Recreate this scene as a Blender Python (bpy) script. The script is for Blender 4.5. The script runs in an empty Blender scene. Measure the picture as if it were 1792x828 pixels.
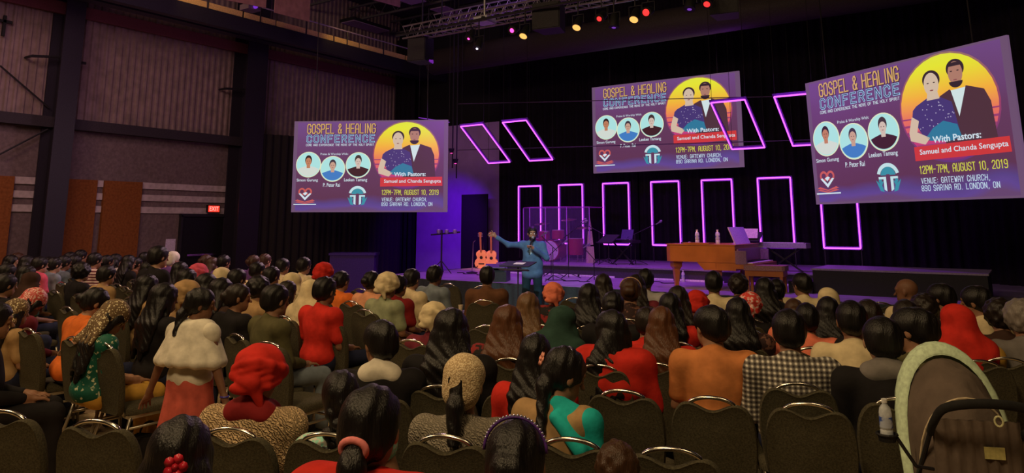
import bpy, math, random
import numpy as np
from math import sin, cos, pi, radians as R
from mathutils import Vector, Matrix, Euler
random.seed(7); rng = np.random.default_rng(7)
S = bpy.context.scene
COL = S.collection

# ------------------------------------------------------------------ camera
F_, PX, PY, HZ, EYE, YAW = 1290., 896., 170., 392., 1.8, R(34.6)
PIT = math.atan((HZ - PY) / F_)
cd = bpy.data.cameras.new('camera'); cam = bpy.data.objects.new('camera', cd); COL.objects.link(cam)
cd.sensor_fit = 'HORIZONTAL'; cd.sensor_width = 36; cd.lens = F_ / 1792 * 36
cd.shift_y = (PY - 414) / 1792; cd.clip_start = .05
cam.location = (0, 0, EYE); cam.rotation_euler = (R(90) + PIT, 0, YAW)
S.camera = cam

# ------------------------------------------------------------------ world, exposure
w = bpy.data.worlds.new('world'); S.world = w; w.use_nodes = True
w.node_tree.nodes['Background'].inputs[0].default_value = (.35, .22, .5, 1)
w.node_tree.nodes['Background'].inputs[1].default_value = .004
S.view_settings.view_transform = 'Standard'; S.view_settings.look = 'None'
S.view_settings.gamma = 1; S.view_settings.use_curve_mapping = False; S.view_settings.exposure = 0

# ------------------------------------------------------------------ large lights
def area(name, loc, tgt, size, power, color, spread=180, sy=None):
    l = bpy.data.lights.new(name, 'AREA'); l.size = size; l.energy = power; l.color = color; l.spread = R(spread)
    if sy: l.shape = 'RECTANGLE'; l.size_y = sy
    o = bpy.data.objects.new(name, l); COL.objects.link(o); o.location = loc
    o.rotation_euler = (Vector(tgt) - Vector(loc)).to_track_quat('-Z', 'Y').to_euler(); return o
def spot(name, loc, tgt, power, color, angle=30, blend=.5, size=.1):
    l = bpy.data.lights.new(name, 'SPOT'); l.energy = power; l.color = color; l.spot_size = R(angle); l.spot_blend = blend
    l.shadow_soft_size = size
    o = bpy.data.objects.new(name, l); COL.objects.link(o); o.location = loc
    o.rotation_euler = (Vector(tgt) - Vector(loc)).to_track_quat('-Z', 'Y').to_euler(); return o
WARM = (1, .70, .36)
# house lights, dimmed, over the audience
area('house_lamp_near', (-1.5, -1.2, 6.4), (-2.2, 3.2, .8), 1.2, 185, WARM)
area('house_lamp_left', (-7.5, .2, 7.0), (-7.5, 4.5, .8), 1.4, 170, WARM)
area('house_lamp_far_left', (-12.5, 1.8, 7.2), (-12.5, 7, .9), 1.6, 165, (1, .62, .40))
area('house_lamp_right', (.8, 2.5, 7.0), (-1.0, 6.5, .9), 1.2, 44, WARM)
area('house_lamp_mid', (-4.2, 3.6, 7.4), (-4.4, 6.6, .9), 1.2, 62, WARM)
area('stage_spill', (-10.2, 12.2, 4.6), (-11.5, 6.5, 1.1), 1.0, 105, (1, .62, .72), 120)
# stage washes
spot('key_spot', (-4.0, 5.5, 5.9), (-7.78, 12.0, .95), 1500, (.80, .93, 1), 17, .5, .12)
spot('piano_spot', (-4.6, 9.0, 5.9), (-5.2, 14.0, 1.2), 700, (1, .42, .12), 17, .7)
spot('guitar_spot', (-9.0, 10.0, 5.9), (-12.2, 16.4, .95), 3600, (1, .36, .10), 12, .7)
area('purple_wash_left', (-11.6, 13.6, 5.8), (-11.0, 14.6, .6), .6, 95, (.50, .06, 1), 110)
area('purple_wash_mid', (-8.0, 13.6, 5.8), (-7.6, 14.8, .6), .6, 80, (.50, .06, 1), 110)
area('purple_wash_right', (-4.4, 13.6, 5.8), (-3.8, 14.8, .6), .6, 60, (.45, .05, 1), 110)
spot('purple_wall_wash', (-13.4, 15.8, 3.2), (-15.7, 18.9, 1.0), 420, (.22, .0, 1), 74, .8)
spot('ceiling_purple', (-9.5, 13.5, 6.4), (-13.0, 15.0, 9), 60, (.5, .2, 1), 120, .8)
area('wall_dim', (-11.5, 5.0, 6.5), (-18, 9.5, 4.6), 3, 50, (1, .47, .78), 150)
spot('wall_yellow', (-16.2, 6.4, 7.5), (-18, 7.2, 3.2), 46, (1, .62, .03), 30, .8)

# ------------------------------------------------------------------ helpers
_a = np.array
FWD = _a([-sin(YAW) * cos(PIT), cos(YAW) * cos(PIT), sin(PIT)]); RGT = _a([cos(YAW), sin(YAW), 0]); UPV = np.cross(RGT, FWD)
def at(x, y, Z=None, Y=None, X=None):
    "world point seen at a photograph pixel, on a plane of known height or depth"
    d = FWD * F_ + RGT * (x - PX) - UPV * (y - PY)
    t = (Z - EYE) / d[2] if Z is not None else (Y / d[1] if Y is not None else X / d[0])
    return Vector(_a([0, 0, EYE]) + d * t)

class MB:
    def __init__(s): s.v = []; s.f = []
    def add(s, v, f):
        o = len(s.v); s.v += [tuple(p) for p in v]; s.f += [tuple(i + o for i in q) for q in f]; return s
    def box(s, c, d, rot=None, b=0):
        m = Euler(rot).to_matrix() if rot else Matrix.Identity(3); c = Vector(c)
        v = [c + m @ Vector((x * d[0] / 2, y * d[1] / 2, z * d[2] / 2)) for x in (-1, 1) for y in (-1, 1) for z in (-1, 1)]
        return s.add(v, [(0, 1, 3, 2), (4, 6, 7, 5), (0, 4, 5, 1), (2, 3, 7, 6), (0, 2, 6, 4), (1, 5, 7, 3)])
    def bar(s, a, b, wd, ht=None):
        "square bar from a to b"
        a, b = Vector(a), Vector(b); ht = ht or wd; d = (b - a).normalized()
        u = d.cross(Vector((0, 0, 1)) if abs(d.z) < .95 else Vector((0, 1, 0))).normalized(); n = u.cross(d)
        v = [p + u * i * wd / 2 + n * j * ht / 2 for p in (a, b) for i, j in ((-1, -1), (1, -1), (1, 1), (-1, 1))]
        return s.add(v, [(3, 2, 1, 0), (4, 5, 6, 7), (0, 1, 5, 4), (1, 2, 6, 5), (2, 3, 7, 6), (3, 0, 4, 7)])
    def tube(s, pts, r, n=8, closed=False, flat=1.):
        pts = [Vector(p) for p in pts]; N = len(pts); rs = r if isinstance(r, (list, tuple)) else [r] * N
        vs = []; pu = None
        for i, p in enumerate(pts):
            a = pts[(i - 1) % N] if (closed or i) else p; b = pts[(i + 1) % N] if (closed or i < N - 1) else p
            d = (b - a).normalized()
            if pu is None: pu = d.cross(Vector((0, 0, 1)) if abs(d.z) < .9 else Vector((0, 1, 0)))
            u = (pu - d * pu.dot(d)).normalized(); pu = u; q = d.cross(u)
            vs += [p + u * cos(2 * pi * k / n) * rs[i] + q * sin(2 * pi * k / n) * rs[i] * flat for k in range(n)]
        fs = []
        for i in range(N if closed else N - 1):
            j = (i + 1) % N
            fs += [(i * n + k, i * n + (k + 1) % n, j * n + (k + 1) % n, j * n + k) for k in range(n)]
        if not closed: fs += [tuple(range(n - 1, -1, -1)), tuple((N - 1) * n + k for k in range(n))]
        return s.add(vs, fs)
    def lathe(s, prof, c=(0, 0, 0), n=16, m=None):
        c = Vector(c); m = m or Matrix.Identity(3); vs = []
        for r, z in prof: vs += [c + m @ Vector((max(r, 1e-4) * cos(2 * pi * k / n), max(r, 1e-4) * sin(2 * pi * k / n), z)) for k in range(n)]
        N = len(prof)
        fs = [(i * n + k, i * n + (k + 1) % n, (i + 1) * n + (k + 1) % n, (i + 1) * n + k) for i in range(N - 1) for k in range(n)]
        fs += [tuple(range(n - 1, -1, -1)), tuple((N - 1) * n + k for k in range(n))]
        return s.add(vs, fs)
    def prism(s, o2, d0, d1, axis='z'):
        n = len(o2)
        f = {'z': lambda a, b, d: (a, b, d), 'y': lambda a, b, d: (a, d, b), 'x': lambda a, b, d: (d, a, b)}[axis]
        v = [f(a, b, d0) for a, b in o2] + [f(a, b, d1) for a, b in o2]
        return s.add(v, [tuple(range(n - 1, -1, -1)), tuple(range(n, 2 * n))] + [(i, (i + 1) % n, (i + 1) % n + n, i + n) for i in range(n)])
    def mesh(s, name, smooth=False):
        me = bpy.data.meshes.new(name); me.from_pydata(s.v, [], s.f); me.update()
        if smooth is not False:
            me.polygons.foreach_set('use_smooth', [True] * len(me.polygons))
            if smooth is not True: me.set_sharp_from_angle(angle=R(smooth))
        return me
def obj(name, me, mat, parent=None, loc=None, rot=None, smooth=False):
    if isinstance(me, MB): me = me.mesh(name, smooth)
    o = bpy.data.objects.new(name, me); COL.objects.link(o)
    if mat:
        if not me.materials: me.materials.append(mat)
        elif me.materials[0] != mat: o.material_slots[0].link = 'OBJECT'; o.material_slots[0].material = mat
    if parent: o.parent = parent
    if loc is not None: o.location = loc
    if rot is not None: o.rotation_euler = rot
    return o
def tag(o, label, cat, group=None):
    o['label'] = label; o['category'] = cat
    if group: o['group'] = group
    return o
def thing(name, label, cat, loc=(0, 0, 0), rz=0, group=None):
    o = bpy.data.objects.new(name, None); COL.objects.link(o); o.location = loc; o.rotation_euler = (0, 0, rz)
    return tag(o, label, cat, group)
def struct(name, mb, mat, parent=None, smooth=False):
    o = obj(name, mb, mat, parent, smooth=smooth)
    if parent is None: o['kind'] = 'structure'
    return o

# ------------------------------------------------------------------ materials
_mc = {}
def mat(name, col, rough=.8, metal=0., spec=.3, pattern=None, p=None, bump=0., scale=40., emit=None, alpha=None, var=.12):
    key = (name,)
    if key in _mc: return _mc[key]
    m = bpy.data.materials.new(name); m.use_nodes = True; nt = m.node_tree; N = nt.nodes; L = nt.links
    b = N['Principled BSDF']; b.inputs['Roughness'].default_value = rough; b.inputs['Metallic'].default_value = metal
    b.inputs['Specular IOR Level'].default_value = spec
    col = tuple(col[:3]) + (1,)
    tc = N.new('ShaderNodeTexCoord')
    def mp(sc):
        n = N.new('ShaderNodeMapping'); n.inputs['Scale'].default_value = sc if isinstance(sc, tuple) else (sc,) * 3
        L.new(tc.outputs['Object'], n.inputs[0]); return n.outputs[0]
    def noise(sc, det=3):
        n = N.new('ShaderNodeTexNoise'); n.inputs['Scale'].default_value = 1; n.inputs['Detail'].default_value = det
        L.new(mp(sc), n.inputs['Vector']); return n.outputs['Fac']
    def ramp(fac, stops, interp='LINEAR'):
        n = N.new('ShaderNodeValToRGB'); cr = n.color_ramp; cr.interpolation = interp
        while len(cr.elements) < len(stops): cr.elements.new(.5)
        for e, (pos, c) in zip(cr.elements, stops): e.position = pos; e.color = tuple(c[:3]) + (1,)
        L.new(fac, n.inputs[0]); return n.outputs[0]
    dk = tuple(c * (1 - var * 2) for c in col[:3]); lt = tuple(min(1, c * (1 + var)) for c in col[:3])
    h = None
    if pattern is None or pattern == 'plain':
        out = ramp(noise(scale if pattern is None else 6), [(.3, dk), (.7, lt)])
    elif pattern == 'two':        # blotches of a second colour
        out = ramp(noise(p[1]), [(p[2], col), (p[2] + .06, p[0])])
    elif pattern == 'lace':
        n = N.new('ShaderNodeTexVoronoi'); n.inputs['Scale'].default_value = 1; n.feature = 'F1'; L.new(mp(p[1]), n.inputs['Vector'])
        n2 = noise(p[1] * .5, 2); a = N.new('ShaderNodeMath'); a.operation = 'MULTIPLY'; L.new(n.outputs['Distance'], a.inputs[0]); L.new(n2, a.inputs[1])
        out = ramp(a.outputs[0], [(p[2], col), (p[2] + .05, p[0])]); h = a.outputs[0]
    elif pattern == 'check':
        n = N.new('ShaderNodeTexWave'); n.wave_type = 'BANDS'; n.bands_direction = 'X'; n.inputs['Scale'].default_value = 1; L.new(mp(p[1]), n.inputs['Vector'])
        n2 = N.new('ShaderNodeTexWave'); n2.wave_type = 'BANDS'; n2.bands_direction = 'Z'; n2.inputs['Scale'].default_value = 1; L.new(mp(p[1]), n2.inputs['Vector'])
        a = N.new('ShaderNodeMath'); a.operation = 'ADD'; L.new(n.outputs['Fac'], a.inputs[0]); L.new(n2.outputs['Fac'], a.inputs[1])
        mid = tuple((x + y) / 2 * .5 for x, y in zip(col, p[0]))
        out = ramp(a.outputs[0], [(0, p[0]), (.62, mid), (.98, col)], 'LINEAR')
        a2 = N.new('ShaderNodeMath'); a2.operation = 'MULTIPLY'; a2.inputs[1].default_value = .5; L.new(a.outputs[0], a2.inputs[0]); L.new(a2.outputs[0], out.node.inputs[0])
    elif pattern == 'stripe':
        n = N.new('ShaderNodeTexWave'); n.bands_direction = p[2]; n.inputs['Scale'].default_value = 1; L.new(mp(p[1]), n.inputs['Vector'])
        out = ramp(n.outputs['Fac'], [(.45, col), (.55, p[0])])
    elif pattern == 'knit':       # zig-zag crochet
        n = N.new('ShaderNodeTexWave'); n.bands_direction = 'DIAGONAL'; n.inputs['Scale'].default_value = 1; n.inputs['Distortion'].default_value = 9; n.inputs['Detail Scale'].default_value = 1.6
        L.new(mp(p[1]), n.inputs['Vector'])
        out = ramp(n.outputs['Fac'], [(.1, tuple(c * .62 for c in col[:3])), (.4, col)]); h = n.outputs['Fac']
    elif pattern == 'hair':
        f = noise((150, 150, 9), 3); out = ramp(f, [(.35, dk), (.7, lt)]); h = f
    elif pattern == 'grad':       # (stops, axis) over Generated
        sx = N.new('ShaderNodeSeparateXYZ'); L.new(tc.outputs['Generated'], sx.inputs[0])
        out = ramp(sx.outputs[p[1]], p[0])
    L.new(out, b.inputs['Base Color'])
    if bump or h:
        bn = N.new('ShaderNodeBump'); bn.inputs['Strength'].default_value = bump or .5; bn.inputs['Distance'].default_value = .01
        L.new(h if h else noise(scale * 2), bn.inputs['Height']); L.new(bn.outputs[0], b.inputs['Normal'])
    if emit:
        L.new(out, b.inputs['Emission Color']); b.inputs['Emission Strength'].default_value = emit
    if alpha is not None: b.inputs['Alpha'].default_value = alpha
    _mc[key] = m; return m
def emis(name, col, st=1.):
    if (name,) in _mc: return _mc[(name,)]
    m = bpy.data.materials.new(name); m.use_nodes = True; b = m.node_tree.nodes['Principled BSDF']
    b.inputs['Base Color'].default_value = (.02, .02, .02, 1); b.inputs['Emission Color'].default_value = tuple(col) + (1,)
    b.inputs['Emission Strength'].default_value = st; b.inputs['Roughness'].default_value = .6; _mc[(name,)] = m; return m
def srgb(r, g, b): return tuple(((c / 255) / 12.92 if c <= 10 else ((c / 255 + .055) / 1.055) ** 2.4) for c in (r, g, b))
BLACK = mat('black_paint', (.012, .012, .014), .6)
DARK = mat('dark_steel', (.03, .028, .035), .5, .3)
CHROME = mat('chrome', (.75, .70, .62), .22, 1., var=.03)
CFRAME = mat('chair_tube', (.42, .38, .30), .35, .8, var=.05)
CFAB = mat('chair_fabric', (.078, .068, .043), .95, spec=.12, bump=.3, scale=120, var=.2)
VELVET = mat('stage_velvet', (.012, .009, .015), .9, spec=.1, scale=8)

# ------------------------------------------------------------------ room shell
CARPET = mat('carpet', (.46, .34, .20), .95, spec=.05, bump=.3, scale=30)
struct('floor', MB().box((-6, 8, -.1), (34, 34, .2)), CARPET)
BLOCKM = mat('block_paint', (.17, .125, .14), .9, spec=.1, bump=.4, scale=14)
struct('wall_left', MB().box((-18.25, 5, 2.03), (.3, 28, 4.06)), BLOCKM)
CORR = mat('corrugated_steel', (.27, .195, .20), .6, .1, scale=5)
c = MB(); prof = []
y = -9.
while y < 19:
    prof += [(y, -18.10), (y + .085, -18.10), (y + .105, -18.055), (y + .15, -18.055)]; y += .17
v = [(x, yy, z) for z in (4.06, 9.2) for yy, x in prof]; n = len(prof)
c.add(v, [(i, i + 1, n + i + 1, n + i) for i in range(n - 1)]); c.add([(-18.3, -9, 4.06), (-18.3, 19, 4.06), (-18.3, 19, 9.2), (-18.3, -9, 9.2)], [(0, 1, 2, 3)])
cs = struct('wall_left_cladding', c, CORR); cs.name = 'wall_left.001'
struct('wall_back', MB().box((-6, 19.2, 4.6), (25, .3, 9.2)), mat('back_wall_paint', (.012, .012, .014), .9))
struct('wall_right', MB().box((8.5, 5, 4.6), (.3, 28, 9.2)), mat('side_wall_paint', (.04, .04, .045), .9))
struct('wall_rear', MB().box((-5, -9, 4.6), (27, .3, 9.2)), mat('side_wall_paint', (.04, .04, .045), .9))
struct('ceiling', MB().box((-5, 5, 9.3), (27.5, 28.6, .2)), mat('ceiling_deck', (.075, .07, .085), .8, bump=.3, scale=4))
for k in range(9):
    y0 = 2.5 + k * 2.0
    j = MB(); j.bar((-18, y0, 8.9), (8.4, y0, 8.9), .06); j.bar((-18, y0, 8.45), (8.4, y0, 8.45), .06)
    for i in range(36):
        xx = -18 + i * .72; j.bar((xx, y0, 8.45), (xx + .36, y0, 8.9), .02); j.bar((xx + .36, y0, 8.9), (xx + .72, y0, 8.45), .02)
    o = struct('ceiling_beam', j, mat('joist_paint', (.10, .095, .11), .7))
struct('trim_1', MB().box((-17.93, 5, 4.06), (.22, 28, .24)), mat('girt_paint', (.035, .028, .04), .7))
WB = mat('white_band_paint', (.50, .42, .46), .8, scale=8)
OP = mat('orange_panel_felt', (.22, .075, .025), .95, spec=.05, scale=20)
def wall_thing(name, label, cat, y0, y1, z0, z1, m, d=.05, group=None, x=-18.098):
    o = obj(name, MB().box((0, 0, (z1 - z0) / 2), (d, y1 - y0, z1 - z0)), m, loc=(x + d / 2, (y0 + y1) / 2, z0)); return tag(o, label, cat, group)
for y0, y1, lab in ((5.3, 7.1, 'orange fabric wall panel at the left edge of the photo'), (7.98, 8.86, 'orange fabric wall panel directly right of the big steel column'),
                    (9.03, 9.95, 'orange fabric wall panel between the column panel and the long white bands')):
    wall_thing('acoustic_board', lab, 'wall panel', y0, y1, .5, 2.82, OP, .09)
n = 0
for y0, y1, wl in ((7.12, 7.9, 'between left edge panel and the column'), (8.87, 9.02, 'in the slot between two orange panels'), (9.97, 12.85, 'running to the exit door column')):
    for z1, rl in ((2.82, 'top'), (2.52, 'middle'), (2.22, 'lowest')):
        wall_thing('white_band', '%s white painted band %s' % (rl, wl), 'wall band', y0, y1, z1 - .155, z1, WB, .04)
# columns, exit door
def column(y0, wd, label, x=-17.9):
    t = thing('steel_column', label, 'column', (x, y0, 0)); cm = mat('column_paint', (.022, .018, .032), .5)
    obj('web', MB().box((.2, 0, 4.6), (.62, .04, 9.2)), cm, t)
    obj('flange', MB().box((.5, 0, 4.6), (.04, wd, 9.2)), cm, t); obj('flange', MB().box((-.1, 0, 4.6), (.04, wd, 9.2)), cm, t)
column(7.72, .42, 'dark steel column between the two orange panels at far left')
column(12.62, .66, 'wide dark steel column beside the exit door')
column(2.2, .42, 'dark steel column out at the rear left')
d1 = struct('door_1', MB().box((-18.06, 11.7, .98), (.08, 1.2, 1.96)), mat('door_black', (.008, .008, .01), .5))
obj('door_frame', MB().bar((-18.03, 11.06, 0), (-18.03, 11.06, 2.02), .1, .06).bar((-18.03, 12.34, 0), (-18.03, 12.34, 2.02), .1, .06).bar((-18.03, 11.02, 2.02), (-18.03, 12.38, 2.02), .1, .06), DARK, d1)
obj('door_handle', MB().bar((-17.98, 11.25, 1.0), (-17.98, 12.1, 1.0), .05), CHROME, d1)
_fc = {}
def text_mesh(body, w, h, name='lettering', ex=.0, off=0., sp=1.):
    k = (body, w, h, off)
    if k in _fc: return _fc[k]
    cu = bpy.data.curves.new('t', 'FONT'); cu.body = body; cu.resolution_u = 3; cu.offset = off; cu.space_character = sp
    o = bpy.data.objects.new('t', cu); COL.objects.link(o)
    me = bpy.data.meshes.new_from_object(o.evaluated_get(bpy.context.evaluated_depsgraph_get())); bpy.data.objects.remove(o)
    co = np.empty(len(me.vertices) * 3); me.vertices.foreach_get('co', co); co = co.reshape(-1, 3)
    lo, hi = co.min(0), co.max(0); co[:, 0] = ((co[:, 0] - lo[0]) / (hi[0] - lo[0]) - .5) * w; co[:, 1] = ((co[:, 1] - lo[1]) / (hi[1] - lo[1]) - .5) * h
    co = np.stack([co[:, 0], co[:, 2] * 0, co[:, 1]], 1); me.vertices.foreach_set('co', co.ravel()); me.update(); me.name = name
    _fc[k] = me; return me
ex = thing('exit_sign', 'small red lit EXIT sign above the dark door', 'sign', (-17.98, 11.92, 2.1), R(90))
obj('sign_box', MB().box((0, 0, .1), (.36, .08, .2)), BLACK, ex)
obj('sign_face', MB().box((0, -.045, .1), (.32, .01, .16)), emis('exit_red', (1, .03, .015), 2.2), ex)
obj('lettering', text_mesh('EXIT', .26, .11), emis('exit_letters', (.9, .5, .45), 1.2), ex, loc=(0, -.055, .1))
wall_thing('wall_notice', 'small purple lit paper notice on the wall left of the door', 'notice', 10.72, 10.98, 1.12, 1.42, mat('notice_paper', (.7, .6, .9), .8), .02)  # purple light on the notice put into its paper colour
cr = at(7, 45, X=-17.95)
cw = thing('wall_cross', 'small dark cross hanging on the corrugated wall top left', 'cross', cr)
obj('upright', MB().box((0, 0, 0), (.05, .06, .46)), BLACK, cw); obj('crossbar', MB().box((0, 0, .1), (.05, .3, .06)), BLACK, cw)
for (xa, ya, xb, yb, lab) in ((0, 115, 86, 189, 'thin dark brace rod slanting down to the column'), (0, 270, 84, 226, 'thin dark brace rod rising from left edge to column')):
    tag(obj('brace_rod', MB().tube([at(xa, ya, X=-17.9), at(xb, yb, X=-17.9)], .02, 6), DARK), lab, 'rod')
for (xa, xb, yy, lab) in ((55, 105, 98, 'short dark bracket arm left of the first column'), (131, 150, 109, 'short dark bracket arm right of the first column'), (395, 430, 155, 'short dark bracket arm left of the second column')):
    a, b = at(xa, yy, X=-17.7), at(xb, yy + 2, X=-17.7); tag(obj('bracket_arm', MB().tube([a, b], .035, 6).tube([a, a + Vector((-.3, 0, 0))], .03, 6), DARK), lab, 'bracket')
# overhead walkway along the left wall
cwk = thing('catwalk', 'dark overhead catwalk with railing along the left wall', 'catwalk', (-16.8, 4, 6.8))
CM = mat('catwalk_steel', (.03, .026, .045), .45, .2); YL = mat('warm_deck', (.75, .5, .2), .7)
obj('girder', MB().box((0, 5, .12), (.3, 20, .42)), CM, cwk); obj('girder', MB().box((.9, 5, -.05), (.2, 20, .38)), CM, cwk)
obj('deck', MB().box((.4, 5, .12), (1.1, 20, .05)), CM, cwk)
obj('rail', MB().tube([(.95, -5, .55), (.95, 15, .55)], .02, 8), mat('rail_paint', (.35, .28, .4), .4), cwk)
for k in range(14): obj('post', MB().tube([(.95, -4.5 + k * 1.5, .14), (.95, -4.5 + k * 1.5, .55)], .018, 6), CM, cwk)
for k in range(20): obj('kick_plate', MB().box((.93, -4.5 + k * 1.0, .225), (.03, .94, .16)), YL, cwk)
struct('trim_2', MB().box((-17.9, 5, 6.72), (.1, 28, .28)), mat('red_lath', (.16, .05, .06), .8))
spot('catwalk_lamp', (-15.2, 9.3, 7.5), (-15.85, 10.0, 7.02), 7, (1, .62, .16), 120, .6, .03)
spot('catwalk_lamp', (-15.2, 14.2, 7.5), (-15.85, 14.4, 7.02), 8, (1, .62, .16), 120, .6, .03)
BN = mat('pink_banner_cloth', (.34, .17, .17), .9, scale=6)
for (xa, xb, yt, yb, lab) in ((480, 541, -30, 38, 'pinkish banner cloth hanging above the catwalk, longest drop'), (643, 700, -30, 13, 'pinkish banner cloth hanging nearest the ceiling truss'), (385, 465, -30, 14, 'pinkish banner cloth hanging left of the dark speaker post')):
    a, b = at(xa, yb - 16, X=-14), at(xb, yb, X=-14); zt = at(xa, yt, X=-14).z
    o = MB().prism([(0, 0), (b.y - a.y, b.z - a.z), (b.y - a.y, zt - a.z + .4), (0, zt - a.z + .4)], -.01, .01, 'x')
    tag(obj('banner', o, BN, loc=a), lab, 'banner')
PF = mat('ceiling_diffuser', (.38, .25, .5), .6)  # purple light from the stage put into the diffuser colour
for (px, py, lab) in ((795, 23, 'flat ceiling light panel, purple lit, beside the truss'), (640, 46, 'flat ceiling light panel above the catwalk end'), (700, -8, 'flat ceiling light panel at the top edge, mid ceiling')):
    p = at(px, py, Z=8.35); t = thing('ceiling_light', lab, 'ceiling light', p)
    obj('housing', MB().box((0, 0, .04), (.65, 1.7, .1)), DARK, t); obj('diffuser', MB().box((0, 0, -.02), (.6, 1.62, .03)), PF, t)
    obj('hanger', MB().tube([(0, 0, .08), (0, 0, .9)], .012, 6), DARK, t)

# ------------------------------------------------------------------ curtains
def curtain(name, pts, z0, z1, m, label, amp=.05, pitch=.22):
    "pleated cloth along a floor path"
    pts = [Vector((a, b, 0)) for a, b in pts]; v = []; acc = 0
    segs = []
    for a, b in zip(pts[:-1], pts[1:]):
        n = max(2, int((b - a).length / pitch * 6)); d = (b - a).normalized(); nn = Vector((-d.y, d.x, 0))
        for i in range(n):
            s_ = acc + (b - a).length * i / n; q = a.lerp(b, i / n) + nn * amp * (sin(s_ / pitch * 2 * pi) + .4 * sin(s_ / pitch * 2.3 + 1)); segs.append(q)
        acc += (b - a).length
    N = len(segs); v = [(q.x, q.y, z) for z in (z0, z1) for q in segs]
    mb = MB().add(v, [(i, i + 1, N + i + 1, N + i) for i in range(N - 1)])
    mb.add([(x + .0, y_ + .02, z) for x, y_, z in v], [(i + 1, i, N + i, N + i + 1) for i in range(N - 1)])
    return tag(obj(name, mb, m, smooth=True), label, 'curtain')
curtain('stage_curtain', [(-13.4, 18.7), (-8.7, 18.7)], 0, 8.2, VELVET, 'tall black pleated curtain behind the left half of the stage')
curtain('stage_curtain', [(-8.7, 18.74), (-1, 18.74)], 0, 8.2, VELVET, 'tall black pleated curtain behind the grand piano')
curtain('side_curtain', [(-1.2, 18.6), (3.8, 14.8), (8.2, 14.5)], 0, 8.2, VELVET, 'black curtain closing off the right side of the stage')
curtain('side_curtain', [(-17.6, 12.65), (-17.0, 14.4), (-17.2, 18.4)], 0, 4.3, mat('pipe_drape', (.018, .015, .018), .95), 'low black drape below the corrugated wall, left of the stage')
curtain('side_curtain', [(-17.75, 18.55), (-16.75, 18.5), (-15.0, 14.9), (-12.6, 14.6)][:2], 0, 8.2, VELVET, 'black curtain strip between drape and purple wall')
PW = mat('purple_lit_wall', (.42, .26, .62), .85, scale=3, var=.05)  # purple stage light put into the pale wall's own colour
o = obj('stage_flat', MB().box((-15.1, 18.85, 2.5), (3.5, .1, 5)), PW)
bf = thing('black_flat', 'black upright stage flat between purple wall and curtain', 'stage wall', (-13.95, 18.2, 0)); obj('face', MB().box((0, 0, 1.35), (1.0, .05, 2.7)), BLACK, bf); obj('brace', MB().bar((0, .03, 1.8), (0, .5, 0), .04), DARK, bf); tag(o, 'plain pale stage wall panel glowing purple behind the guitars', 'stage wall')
# proscenium duct
tag(obj('air_duct', MB().tube([(-14, 16.2, 6.5), (1.3, 16.2, 6.5)], .38, 18), mat('duct_paint', (.05, .04, .045), .6), smooth=True), 'long dark round air duct crossing above the stage', 'duct')
spot('duct_rim', (-5.5, 17.6, 4.6), (-6.5, 16.2, 6.4), 30, (.45, .05, 1), 120, .8)

# ------------------------------------------------------------------ projection screens
def slide_mat(name, stops, ax='Z', bands=None):
    if (name,) in _mc: return _mc[(name,)]
    m = emis(name, (1, 1, 1), 1.); nt = m.node_tree; N = nt.nodes; L = nt.links
    tc = N.new('ShaderNodeTexCoord'); sx = N.new('ShaderNodeSeparateXYZ'); L.new(tc.outputs['Generated'], sx.inputs[0])
    r = N.new('ShaderNodeValToRGB')
    while len(r.color_ramp.elements) < len(stops): r.color_ramp.elements.new(.5)
    for e, (p, c) in zip(r.color_ramp.elements, stops): e.position = p; e.color = srgb(*c) + (1,)
    f = sx.outputs[ax]
    if bands:
        nz = N.new('ShaderNodeTexNoise'); nz.inputs['Scale'].default_value = bands; L.new(tc.outputs['Generated'], nz.inputs['Vector'])
        a = N.new('ShaderNodeMath'); a.operation = 'MULTIPLY_ADD'; a.inputs[1].default_value = .25; L.new(nz.outputs['Fac'], a.inputs[0])
        s_ = N.new('ShaderNodeMath'); s_.operation = 'SUBTRACT'; s_.inputs[1].default_value = .125; L.new(f, a.inputs[2]); L.new(a.outputs[0], s_.inputs[0]); f = s_.outputs[0]
    L.new(f, r.inputs[0]); L.new(r.outputs[0], nt.nodes['Principled BSDF'].inputs['Emission Color']); return m
SW, SH = 4.1, 2.38
def flat(pts, y, c=(0, 0)): return MB().add([(a, y, b) for a, b in pts], [tuple(range(len(pts)))])
def uv(u, v): return ((u - .5) * SW, (.5 - v) * SH)
def ell2(cx, cz, rx, rz, n=32, a0=0, a1=2 * pi): return [(cx + rx * cos(a0 + (a1 - a0) * i / n), cz + rz * sin(a0 + (a1 - a0) * i / n)) for i in range(n + (a1 - a0 < 6.2))]
E1 = lambda nm, c: emis('slide_' + nm, srgb(*c), 1.)
sbg = slide_mat('slide_ground', [(0, (98, 66, 108)), (.045, (92, 66, 140)), (.09, (84, 62, 128)), (.16, (90, 48, 78)), (.55, (96, 54, 92)), (1, (108, 68, 128))], 'Z', 3.)
sun = slide_mat('slide_sun', [(0, (120, 44, 110)), (.2, (196, 60, 120)), (.42, (228, 110, 90)), (.62, (240, 170, 60)), (.9, (226, 226, 50)), (1, (222, 226, 60))], 'Z')
halo = slide_mat('slide_halo', [(0, (92, 50, 120)), (.5, (150, 60, 100)), (1, (150, 110, 100))], 'Z')
margin = E1('margin', (104, 76, 108))
_sp = []
def sl(name, mesh, m, y, loc=None):
    if isinstance(mesh, MB): mesh = mesh.mesh(name)
    _sp.append((name, mesh, m, loc))
def tx(s_, u0, u1, vc, hv, m, y, off=0., sp=1.):
    me = text_mesh(s_, (u1 - u0) * SW, hv * SH, off=off, sp=sp); x, z = uv((u0 + u1) / 2, vc); _sp.append(('lettering', me, m, (x, y, z)))

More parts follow.
